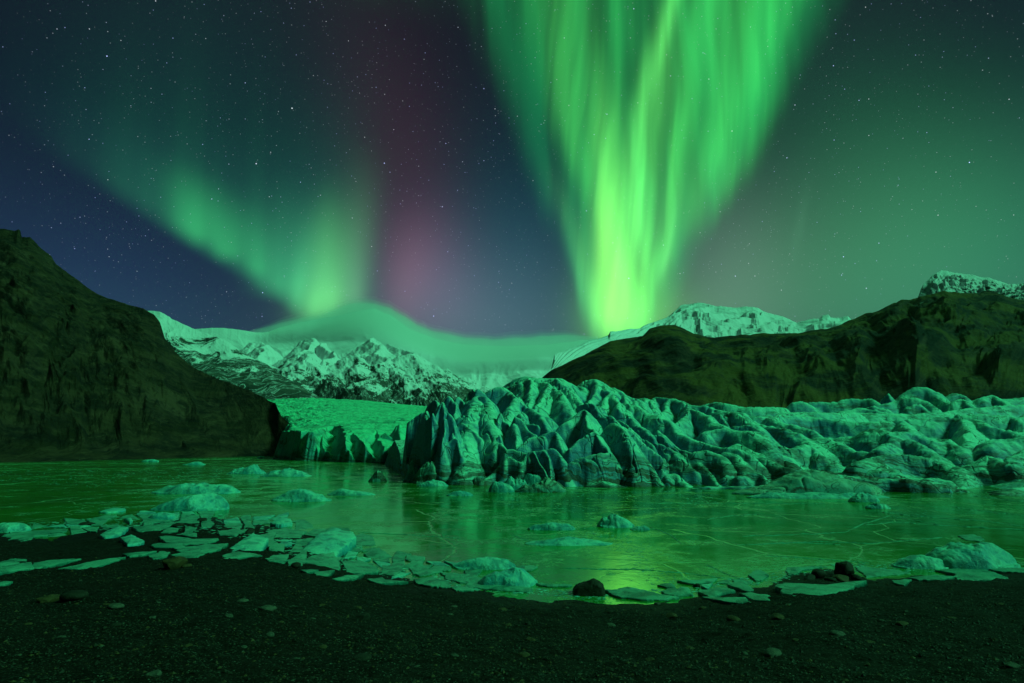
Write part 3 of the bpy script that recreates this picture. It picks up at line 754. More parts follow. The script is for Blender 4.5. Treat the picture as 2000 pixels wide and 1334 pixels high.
# ------------------------------------------------------------------ hills and mountains
def interp(px, pts):
    p = sorted(pts); return np.interp(px, [q[0] for q in p], [q[1] for q in p])
def elev_k(px, py):
    """tan(elevation)*: height above the camera per metre of forward distance on the sight line"""
    b = (667 - np.asarray(py, float)) / F
    return (sp + b * cp) / (cp - b * sp)
def k_of(px, py):
    b = (667 - np.asarray(py, float)) / F
    return ((np.asarray(px, float) - 1000) / F) / (cp - b * sp)
def skyline(pts, n=1400, jag=0.0, seed=1, jf=40.0):
    """traced skyline -> k grid and height per metre"""
    p = np.array(sorted(pts), float)
    pxs = np.linspace(p[0, 0], p[-1, 0], n); pys = np.interp(pxs, p[:, 0], p[:, 1])
    pys = pys + jag * fbm(pxs / jf, pxs * 0, 5, seed, 0.6)
    return k_of(pxs, pys), elev_k(pxs, pys), pxs
def hill(name, pts, Dr, Db, zb, mat, nr=260, n=1200, amp=0.1, scale=60., power=1.0, jag=1.5, back=0.5,
         gul=(1.0, 0.25), seed=3, fins=None, label=None, terr=0.0, extra=None, ang=0.0, smooth=70, fa=0.6):
    k, ek, pxs = skyline(pts, n, 0.0, seed); _k2, ek2, _p2 = skyline(pts, n, jag, seed)
    _w = np.hanning(int(smooth * n / (pxs[-1] - pxs[0])) | 1 if smooth else 3); _w = _w / _w.sum(); _h = len(_w) // 2
    ek = np.convolve(np.concatenate([np.full(_h, ek[0]), ek, np.full(_h, ek[-1])]), _w, 'valid')
    o_ = np.argsort(k); k, ek, pxs, ek2 = k[o_], ek[o_], pxs[o_], ek2[o_]
    DR = interp(pxs, Dr); DB = interp(pxs, Db); ZB = interp(pxs, zb)
    ZR = CAMZ + ek * DR
    t = np.concatenate([np.linspace(0, 1, nr) ** 1.25, 1 + np.linspace(0.02, 1, 40) * back])
    T, K = np.meshgrid(t, k, indexing='ij')
    DRm, DBm, ZRm, ZBm = (np.broadcast_to(v, T.shape) for v in (DR, DB, ZR, ZB))
    Y = DBm + (DRm - DBm) * T; X = K * Y
    tt = np.clip(T, 0, 1)
    prof = tt ** power
    Z = ZBm + (ZRm - ZBm) * prof
    env = np.clip(4 * tt * (1 - tt), 0, 1) ** 0.8
    env = env * sst(tt, 0.0, 0.1)
    hh = np.maximum(ZRm - ZBm, 1)
    U = K * DRm
    Ee = T * hh * 1.6
    qa = (U * math.cos(ang) + Ee * math.sin(ang)) / scale * gul[0]; qb = (-U * math.sin(ang) + Ee * math.cos(ang)) / scale * gul[1]
    g = rid(qa + 0.5 * fbm(U / scale * .6, Ee / scale * .6, 3, seed + 2), qb, 5, seed + 7, 0.42)
    f = fbm(U / scale * 1.0 + Ee / scale * .4, Ee / scale * 1.0, 5, seed + 11, 0.42)
    Z = Z + env * hh * amp * (g - 0.35 + fa * f)
    Z = Z + ((ek2 - ek) * DR)[None, :] * sst(T, 0.80, 1.0)
    if terr:
        q = Z / (hh * 0.085) + 1.2 * fbm(X / (scale * 2), Y / (scale * 2), 3, seed + 20)
        fr = q - np.floor(q); Z = Z + env * terr * hh * 0.085 * (sst(fr, .55, .95) - fr)
    if extra is not None: Z = extra(X, Y, Z, K, T, pxs)
    if fins:
        Xw = X + scale * .12 * fbm(X / scale * 2, Y / scale * 2, 4, 5); Yw = Y + scale * .12 * fbm(X / scale * 2, Y / scale * 2, 4, 6)
        for fp, sL, sR, r in fins:
            h = seg_fin(Z, Xw, Yw, spline([W(*q) for q in fp]), sL, sR, r, floor=0)
            m = h > Z - hh * .02
            rr = rid(U / scale * 2.0 + h / scale, h / scale * 1.6, 5, 9, .6)
            Z = np.where(h > Z, h + (rr - .6) * scale * .055, Z)
    bk = np.clip(T - 1, 0, None) / back
    Z = Z - hh * (0.02 * np.sqrt(bk) + 0.75 * bk) * (0.6 + .4 * bk)
    Fq = grid_faces(*X.shape)
    o = mesh_np(name, np.stack([X.ravel(), Y.ravel(), Z.ravel()], 1), Fq, mat)
    return struct(o)

M_HILL = rock_mat('hill_rock', (0.016, 0.007, 0.006), (0.060, 0.024, 0.016), (0.110, 0.050, 0.012), sc=1.6, bumpd=1.6, streak_dir=0.55, moss=0.16)
M_HILL_R = rock_mat('mossy_hill', (0.012, 0.006, 0.005), (0.045, 0.019, 0.012), (0.20, 0.105, 0.012), sc=0.55, bumpd=4.0, streak_dir=-0.4, moss=0.42,
    snow=lambda nt, P, x, y, z, nz, n1, n2, s: ((n2 * 1.0 + s * 0.5).sstep(0.93, 0.99) * z.sstep(120, 230) * 0.7, 0))
def snow_rule(z0, z1, streaks=0.5, rocky=1.0):
    def f(nt, P, x, y, z, nz, n1, n2, s):
        big = noise(nt, P, 0.0032, 5, 0.65)
        fine_ = noise(nt, combine(nt, x * 0.016 + z * 0.008, y * 0.004, z * 0.016), 1.0, 6, 0.78, 0.8)
        al = z.lerp(z0, z1, 0.0, 1.0)
        v = al * 1.0 + nz * 0.75 * rocky + (big - 0.5) * 0.9 + (fine_ - 0.5) * 1.7 * streaks
        ln = noise(nt, combine(nt, x * 0.026 + z * 0.014, y * 0.003, z * 0.004), 1.0, 4, 0.6, 1.5)
        ln2 = noise(nt, combine(nt, x * 0.030 - z * 0.018, y * 0.004, z * 0.004 + 5.0), 1.0, 4, 0.6, 1.5)
        lines = ((ln - 0.5).abs().sstep(0.016, 0.006) + (ln2 - 0.5).abs().sstep(0.014, 0.005)).clamp() * al.sstep(0.0, 0.12) * big.sstep(0.40, 0.52)
        return (v.sstep(0.86, 1.0) + lines * 0.5).clamp(), 0
    return f
M_SNOW = rock_mat('snow_mountain', (0.045, 0.042, 0.042), (0.07, 0.062, 0.058), sc=0.12, bumpd=6.0, snow=snow_rule(90, 640, 1.3, 0.9))
M_RIDGE = rock_mat('snow_ridge', (0.035, 0.035, 0.035), (0.055, 0.05, 0.045), sc=0.22, bumpd=6.0, snow=snow_rule(60, 300, 1.0, 0.5))
M_PLATEAU = rock_mat('snow_plateau', (0.035, 0.035, 0.038), (0.055, 0.05, 0.048), sc=0.16, bumpd=7.0, snow=snow_rule(-300, 260, 0.8, 1.1))
M_CRAG = rock_mat('snowy_crag', (0.035, 0.04, 0.05), (0.06, 0.06, 0.062), sc=0.5, bumpd=3.5, snow=snow_rule(150, 420, 1.5, 0.75))

LH = [(-700,380),(-420,330),(-200,400),(-60,446),(0,447),(30,450),(36,447),(40,449),(43,462),(60,464),(75,480),(100,500),(110,516),(150,545),(190,575),(240,592),(280,604),(300,614),(312,628),(322,660),(330,672),(350,694),(380,720),(430,742),(480,760),(520,778),(538,788),(543,800),(550,814),(562,825),(580,835),(600,842),(620,850),(640,866),(655,880)]
hill('hill', [p for p in LH], Dr=[(-700,520),(0,430),(120,410),(300,330),(330,300),(480,230),(535,200),(545,180),(570,165),(655,150)],
     Db=[(-700,50),(-300,68),(0,90),(150,99),(300,115),(400,128),(500,143),(545,150),(570,140),(655,140)], zb=[(-700,-1),(570,-.6),(655,-1)],
     mat=M_HILL, nr=420, n=1500, amp=0.034, fa=0.6, scale=26, power=1.18, jag=2.2, gul=(1.0, 0.3), seed=4, terr=0.0, ang=1.2)

SR = [(180,590),(240,600),(292,605),(315,610),(335,622),(360,634),(385,646),(410,654),(425,660),(445,668),(480,690),(520,712),(560,738),(600,760),(636,781),(660,800)]
hill('mountain', SR, Dr=[(180,1500),(292,1500),(425,1380),(660,1150)], Db=[(180,620),(660,640)], zb=[(180,5),(660,5)],
     mat=M_RIDGE, nr=300, n=900, amp=0.06, scale=130, power=1.2, jag=2.0, gul=(1.0, .5), seed=8, terr=0, ang=.6)

MC = [(150,640),(300,650),(385,642),(440,640),(480,645),(500,650),(525,648),(545,640),(600,626),(650,618),(700,606),(730,602),(765,616),(800,642),(850,662),(900,672),(960,676),(1060,674),(1160,662),(1300,650),(1420,650)]
hill('mountain', MC, Dr=[(150,4600),(500,4800),(700,5200),(850,5600),(1420,5600)], Db=[(150,1900),(540,1750),(830,1500),(1000,1250),(1420,1250)],
     zb=[(150,60),(540,75),(830,70),(1000,60),(1420,60)],
     mat=M_SNOW, nr=420, n=1300, amp=0.032, scale=420, power=1.9, jag=0.9, gul=(1.0, .5), seed=15, terr=.15, back=.3, ang=.15,
     fins=[([(598,697,3000),(625,728,2750),(665,752,2500),(720,775,2200),(790,792,1950)], .75, .75, 6),
           ([(598,697,3000),(575,730,2700),(545,775,2350)], .7, .7, 6),
           ([(610,660,3900),(600,680,3500),(598,697,3000)], .9, .9, 10),
           ([(625,670,3700),(648,688,3400),(640,700,3200)], 1.4, 1.4, 5),
           ([(500,668,4000),(520,680,3600),(505,695,3300)], .8, .9, 8),
           ([(725,655,3900),(738,680,3500),(752,705,3100),(775,728,2850),(805,755,2550),(832,788,2150)], .8, .8, 6),
           ([(752,705,3100),(735,740,2700),(705,780,2200)], .7, .7, 6),
           ([(760,672,3900),(800,690,3500),(822,700,3300)], .9, 1.3, 8),
           ([(800,690,3500),(830,720,3000),(870,760,2500),(905,790,2000)], .45, .5, 12),
           ([(690,690,3300),(700,720,2900),(720,760,2500)], .6, .6, 8)])

RS = [(1076,722),(1080,706),(1083,692),(1094,689),(1105,686),(1120,679),(1135,674),(1150,667),(1188,655),(1192,648),(1215,645),(1250,641),(1262,634),(1300,620),(1312,612),(1322,604),(1330,597),(1345,594),(1365,591),(1385,593),(1400,598),(1440,602),(1455,599),(1480,600),(1490,606),(1530,618),(1556,630),(1580,625),(1600,622),(1606,616),(1618,613),(1622,619),(1640,620),(1656,618),(1666,627),(1690,640),(1800,650)]
hill('mountain', RS, Dr=[(1076,1000),(1200,1300),(1330,2100),(1560,2300),(1800,2300)], Db=[(1076,800),(1200,800),(1330,900),(1800,900)], zb=[(1076,60),(1300,80),(1800,80)],
     mat=M_PLATEAU, nr=240, n=1300, amp=0.04, scale=160, power=.9, jag=1.6, gul=(1., .6), seed=23, terr=.9, back=.3)

RC = [(1783,600),(1790,584),(1794,580),(1798,566),(1803,556),(1815,545),(1822,538),(1838,527),(1860,531),(1880,534),(1925,542),(1968,554),(2010,558),(2100,566),(2300,600),(2400,640)]
hill('crag', RC, Dr=[(1783,1180),(1840,1250),(2400,1400)], Db=[(1783,1100),(2400,1000)], zb=[(1783,255),(1880,262),(2000,235),(2400,150)],
     mat=M_CRAG, nr=160, n=900, amp=0.16, scale=55, power=.8, jag=2.6, gul=(1., .8), seed=31, terr=.9, back=.4)

RH = [(1046,752),(1058,738),(1077,722),(1092,716),(1110,708),(1142,693),(1165,680),(1191,667),(1230,660),(1256,655),(1269,642),(1290,636),(1318,634),(1337,642),(1354,652),(1380,658),(1402,660),(1440,658),(1500,653),(1560,650),(1610,644),(1664,627),(1700,612),(1745,595),(1793,582),(1840,577),(1880,573),(1940,578),(2000,590),(2100,585),(2300,560),(2600,520)]
hill('hill', RH, Dr=[(1046,700),(1200,760),(1320,800),(1500,900),(1800,1050),(2600,1000)], Db=[(1046,300),(1300,250),(1600,230),(2600,150)], zb=[(1046,2),(2600,2)],
     mat=M_HILL_R, nr=420, n=1700, amp=0.060, fa=0.8, scale=90, power=.85, jag=1.0, gul=(1.0, .25), seed=41, terr=.1, ang=-1.15)

# ------------------------------------------------------------------ cloud lying on the summit, and thin air
def volume_mat(name, dens, col, aniso=0.2):
    m = bpy.data.materials.new(name); m.use_nodes = True; nt = m.node_tree
    for n in list(nt.nodes): nt.nodes.remove(n)
    out = nt.nodes.new('ShaderNodeOutputMaterial'); v = nt.nodes.new('ShaderNodeVolumePrincipled')
    v.inputs['Color'].default_value = (*col, 1); v.inputs['Density'].default_value = dens
    v.inputs['Anisotropy'].default_value = aniso
    nt.links.new(v.outputs[0], out.inputs['Volume'])
    return m
def cloud(grow=0.0, dens=0.0030):
    up = [(470,652),(520,643),(560,634),(592,624),(625,620),(650,611),(680,600),(705,596),(730,596),(760,605),(785,622),(815,643),(850,657),(900,665),(960,668),(1040,664),(1110,657),(1170,658)]
    dn = [(470,654),(520,652),(560,654),(600,656),(650,668),(700,680),(730,684),(760,684),(800,682),(850,690),(900,702),(960,704),(1040,696),(1110,688),(1170,664)]
    n = 140; m = 28
    V = []
    pxs = np.linspace(474, 1168, n)
    for i, px in enumerate(pxs):
        a = float(np.interp(px, *zip(*up))) + 2.0 * float(fbm(px / 60., 0.3, 3, 2)); b = float(np.interp(px, *zip(*dn))) + grow * .7; a -= grow * float(np.interp(px, [470, 560, 1080, 1170], [.1, 1, 1, .1]))
        D = float(np.interp(px, [470, 700, 850, 1170], [4700, 4750, 4600, 4600]))
        hd = float(np.interp(px, [470, 560, 700, 900, 1100, 1170], [60, 260, 420, 420, 320, 60]))
        pa, pb = np.array(W(px, a, D)), np.array(W(px, b, D))
        c = (pa + pb) / 2; h = (pa[2] - pb[2]) / 2
        for j in range(m):
            th = 2 * math.pi * j / m
            w = 1 + 0.10 * float(fbm(px / 70. + math.cos(th), math.sin(th) * 1.5, 3, 5))
            y = c[1] + hd * math.cos(th) * w
            V.append((c[0] * y / c[1], y, c[2] + h * math.sin(th) * (w if math.sin(th) < 0 else 1)))
    Fs = []
    for i in range(n - 1):
        for j in range(m):
            Fs.append((i * m + j, i * m + (j + 1) % m, (i + 1) * m + (j + 1) % m, (i + 1) * m + j))
    V.append(tuple(np.mean(V[:m], 0))); V.append(tuple(np.mean(V[(n - 1) * m:n * m], 0)))
    me = bpy.data.meshes.new('cloud')
    tri = [(len(V) - 2, (j + 1) % m, j) for j in range(m)] + [(len(V) - 1, (n - 1) * m + j, (n - 1) * m + (j + 1) % m) for j in range(m)]
    me.from_pydata(V, [], Fs + tri); me.materials.append(volume_mat('cloud_vapour', dens, (0.99, 0.99, 0.99), 0.0))
    o = link(bpy.data.objects.new('cloud', me)); o['kind'] = 'structure'
cloud(0.0, 0.0024)
cloud(7.0, 0.0007)
cloud(14.0, 0.00025)
def haze():
    x0, x1, y0, y1, z0, z1 = -7000, 7000, -60, 7400, -4.5, 1500
    V = [(x, y, z) for x in (x0, x1) for y in (y0, y1) for z in (z0, z1)]
    Fs = [(0, 1, 3, 2), (4, 6, 7, 5), (0, 4, 5, 1), (2, 3, 7, 6), (0, 2, 6, 4), (1, 5, 7, 3)]
    me = bpy.data.meshes.new('haze'); me.from_pydata(V, [], Fs)
    me.materials.append(volume_mat('haze_air', 0.000008, (0.85, 0.95, 0.95), 0.1))
    o = link(bpy.data.objects.new('haze', me)); o['kind'] = 'stuff'
haze()

# ------------------------------------------------------------------ beach, lake bed and everything under the hills
SH = [(-600,1030),(-200,1040),(0,1042),(100,1050),(200,1032),(300,1020),(400,1008),(500,1022),(600,1045),(650,1072),(700,1102),(800,1132),(900,1150),(1000,1164),(1100,1171),(1180,1177),(1350,1172),(1420,1158),(1500,1140),(1560,1120),(1620,1114),(1700,1130),(1800,1125),(1900,1119),(2000,1113),(2300,1110),(2700,1100)]
_shk = [onz(px, py) for px, py in SH]
_sk = [p[0] / p[1] for p in _shk]; _sd = [p[1] for p in _shk]
def shoreD(k): return np.interp(k, _sk, _sd)
def ground_z(x, y, detail=True):
    x = np.asarray(x, float); y = np.asarray(y, float)
    k = x / np.maximum(y, 1.5)
    k = np.clip(k, _sk[0], _sk[-1])
    Ds = shoreD(k) + 0.35 * fbm(x / 1.3, y / 4., 3, 60)
    t = (Ds - y) / np.maximum(Ds - 5.0, 1)
    z = np.where(t > 0, 1.15 * np.clip(t, 0, 1.6) ** 1.25, -0.9 * np.clip(-t, 0, 1.0))
    if detail:
        near = sst(t, -0.05, 0.12) * (1 - sst(y, 30, 40))
        z = z + near * (0.045 * fbm(x / 1.2, y / 1.2, 4, 70) + 0.02 * fbm(x / .22, y / .22, 3, 75))
    return z
def ground_hit(px, py, dz=0.0):
    r = ray(px, py); lo, hi = 1.5, 60.0
    if r[2] >= 0: return None
    prev = None
    for D in np.concatenate([np.linspace(3.5, 14, 120), np.linspace(14.2, 45, 150)]):
        z = CAMZ + r[2] / r[1] * D; x = r[0] / r[1] * D
        g = max(float(ground_z(x, D)), 0.0) + dz
        if z <= g: return np.array([x, D, g])
        prev = D
    return np.array(onz(px, py, 0.0))
def gravel_mat():
    m, nt, b, P, (x, y, z), nor, ob = newmat('black_gravel')
    n1 = noise(nt, P, 0.8, 4, 0.6); v1 = voro(nt, P, 26); v2 = voro(nt, P, 75)
    vc = nt.nodes.new('ShaderNodeTexVoronoi'); nt.links.new(P, vc.inputs['Vector']); vc.inputs['Scale'].default_value = 75
    scn = nt.nodes.new('ShaderNodeSeparateColor'); nt.links.new(vc.outputs['Color'], scn.inputs[0])
    rnd = E(nt, scn.outputs[0])
    c = ramp(nt, rnd, [(0.0, (0.004, 0.002, 0.0015)), (0.6, (0.008, 0.0045, 0.003)), (0.9, (0.022, 0.012, 0.009)), (0.985, (0.09, 0.075, 0.06)), (1.0, (0.16, 0.15, 0.13))])
    wet = z.sstep(0.22, 0.0)
    c = mixc(nt, n1.sstep(0.4, 0.65) * 0.5, c, (0.016, 0.008, 0.006))
    setin(nt, b, 'Base Color', c); setin(nt, b, 'Roughness', wet.lerp(0, 1, 0.85, 0.55))
    b.inputs['Specular IOR Level'].default_value = 0.1
    bump(nt, b, v1 * -0.7 + v2 * -0.35 + n1 * 0.3, 0.9, 0.02)
    return m
M_GRAVEL = gravel_mat()
def ground():
    ys = np.concatenate([[-40, -10, 0.5, 2], np.linspace(3, 12, 260), np.linspace(12.05, 28, 260), np.linspace(28.5, 60, 40), [90, 200, 500, 1200, 3000, 7000]])
    ks = np.concatenate([[-3, -2, -1.6], np.linspace(-1.35, 1.35, 620), [1.6, 2, 3]])
    Y, K = np.meshgrid(ys, ks, indexing='ij'); X = K * np.maximum(np.abs(Y), 6.0) if False else K * np.where(Y < 2, 6.0, np.maximum(Y, 2.0))
    X = np.where(Y < 2, K * 6.0 * 3, X)
    Z = ground_z(X, np.maximum(Y, 2.5)); Z = np.where(Y > 60, -3.0, Z); Z = np.where(Y < 2, 1.6, Z)
    struct(grid_obj('ground', X, Y, Z, M_GRAVEL))
ground()

def lake_mat():
    m, nt, b, P, (x, y, z), nor, ob = newmat('lake_ice')
    # wandering coordinates so that cracks curve
    nn = nt.nodes.new('ShaderNodeTexNoise'); nt.links.new(P, nn.inputs['Vector']); nn.inputs['Scale'].default_value = 0.25; nn.inputs['Detail'].default_value = 4
    wv = nt.nodes.new('ShaderNodeVectorMath'); wv.operation = 'MULTIPLY_ADD'
    nt.links.new(nn.outputs['Color'], wv.inputs[0]); wv.inputs[1].default_value = (2.6, 2.6, 0); nt.links.new(P, wv.inputs[2])
    e1 = voro(nt, wv.outputs[0], 0.16, 'DISTANCE_TO_EDGE'); e2 = voro(nt, wv.outputs[0], 0.55, 'DISTANCE_TO_EDGE')
    big = noise(nt, P, 0.07, 3, 0.5); mid = noise(nt, P, 0.5, 5, 0.62); fin = noise(nt, P, 5.0, 4, 0.7); fin2 = noise(nt, P, 22.0, 3, 0.7)
    c1 = e1.sstep(0.0065, 0.001); c2 = e2.sstep(0.014, 0.003) * mid.sstep(0.46, 0.60)
    # brash: crumbled pale ice frozen into the sheet
    br = (mid * 0.8 + big * 0.5 + fin * 0.25).sstep(0.80, 0.90) * fin.sstep(0.42, 0.60)
    spk = fin2.sstep(0.64, 0.70)
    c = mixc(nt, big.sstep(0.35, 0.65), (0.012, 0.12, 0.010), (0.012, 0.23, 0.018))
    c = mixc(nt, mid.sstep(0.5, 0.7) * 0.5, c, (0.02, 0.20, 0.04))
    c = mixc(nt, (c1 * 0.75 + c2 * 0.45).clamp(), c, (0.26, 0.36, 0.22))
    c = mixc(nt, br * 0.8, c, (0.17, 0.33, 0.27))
    c = mixc(nt, spk * 0.5, c, (0.25, 0.38, 0.30))
    setin(nt, b, 'Base Color', c)
    rg = (mid.lerp(0.35, 0.65, 0.07, 0.19) + br * 0.3 + c1 * 0.2)
    setin(nt, b, 'Roughness', rg)
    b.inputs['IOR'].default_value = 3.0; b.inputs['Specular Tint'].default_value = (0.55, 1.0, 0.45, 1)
    h = mid * 0.35 + fin * 0.10 - c1 * 0.25 - c2 * 0.12 + br * 0.2 + e2.lerp(0, .4, 0, .08)
    bump(nt, b, h, 0.30, 0.10)
    return m
def lake():
    V = [(-420, 7, 0.0), (420, 7, 0.0), (420, 300, 0.0), (-420, 300, 0.0)]
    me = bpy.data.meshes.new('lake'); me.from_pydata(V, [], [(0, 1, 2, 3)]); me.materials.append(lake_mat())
    struct(link(bpy.data.objects.new('lake', me)))
lake()

# ------------------------------------------------------------------ ice plates, bergs, stones
def ngon_ring(P, n=44, jag=0.03, seed=0):
    """resample a closed outline to n points with a broken edge"""
    P = np.array(P, float); Q = np.vstack([P, P[:1]])
    L = np.concatenate([[0], np.cumsum(np.linalg.norm(np.diff(Q[:, :2], axis=0), axis=1))])
    s = np.linspace(0, L[-1], n, endpoint=False)
    R = np.stack([np.interp(s, L, Q[:, i]) for i in range(Q.shape[1])], 1)
    c = R.mean(0); size = np.linalg.norm(R[:, :2] - c[:2], axis=1).mean()
    rs = np.random.RandomState(seed)
    w = 1 + jag * rs.randn(n) + 0.10 * fbm(s / (size + .01) * 1.6, s * 0 + seed, 5, seed, .65)
    R[:, :2] = c[:2] + (R[:, :2] - c[:2]) * w[:, None]
    return R, c, size
def plate(name, org, sc, poly, label, th=0.05, lift=0.03, tilt=(0, 0), mat=None, group=None, seed=0, dome=0.0, cat='ice plate'):
    pts = [ground_hit(org[0] + x / sc, org[1] + y / sc, 0.0) for x, y in poly]
    R, c, size = ngon_ring(pts, 96, 0.010, seed)
    A = np.stack([R[:, 0] - c[0], R[:, 1] - c[1], np.ones(len(R))], 1)
    co, *_ = np.linalg.lstsq(A, R[:, 2], rcond=None)      # plates lie on the slope
    def zz(dx, dy): return co[0] * dx * .8 + co[1] * dy * .8 + tilt[0] * dx + tilt[1] * dy
    dxy = R[:, :2] - c[:2]
    rings = [(1.0, -th - .06), (1.0, -th * .2), (0.992, th * .6), (0.97, th * .65), (0.8, th * .65 + dome * .35), (0.55, th * .65 + dome * .7), (0.28, th * .65 + dome)]
    V = []; n = len(R)
    for f, h in rings:
        d = dxy * f
        nz_ = 0.012 * fbm((d[:, 0] + c[0]) * 3, (d[:, 1] + c[1]) * 3, 3, seed) if h > 0 else 0
        V.append(np.stack([d[:, 0], d[:, 1], zz(d[:, 0], d[:, 1]) + h + nz_], 1))
    V = np.vstack(V + [np.array([[0, 0, th * .65 + dome * 1.05]]), np.array([[0, 0, -th - .06]])])
    Fs = []
    for r in range(len(rings) - 1):
        for j in range(n):
            Fs.append((r * n + j, r * n + (j + 1) % n, (r + 1) * n + (j + 1) % n, (r + 1) * n + j))
    last = (len(rings) - 1) * n
    Fs += [(last + j, last + (j + 1) % n, len(V) - 2) for j in range(n)]
    Fs += [((j + 1) % n, j, len(V) - 1) for j in range(n)]
    me = bpy.data.meshes.new(name); me.from_pydata(V.tolist(), [], Fs); me.materials.append(mat or M_PLATE)
    me.polygons.foreach_set('use_smooth', [True] * len(me.polygons)); 
    o = link(bpy.data.objects.new(name, me)); o.location = (c[0], c[1], max(c[2], 0) + lift)
    return tag(o, label, cat, group)
G6, G7, G8, G1 = ((0, 860), 3.333), ((500, 900), 3.333), ((1000, 920), 4.0), ((1450, 920), 3.636)
PL = 'thin ice plates stranded along the shore'
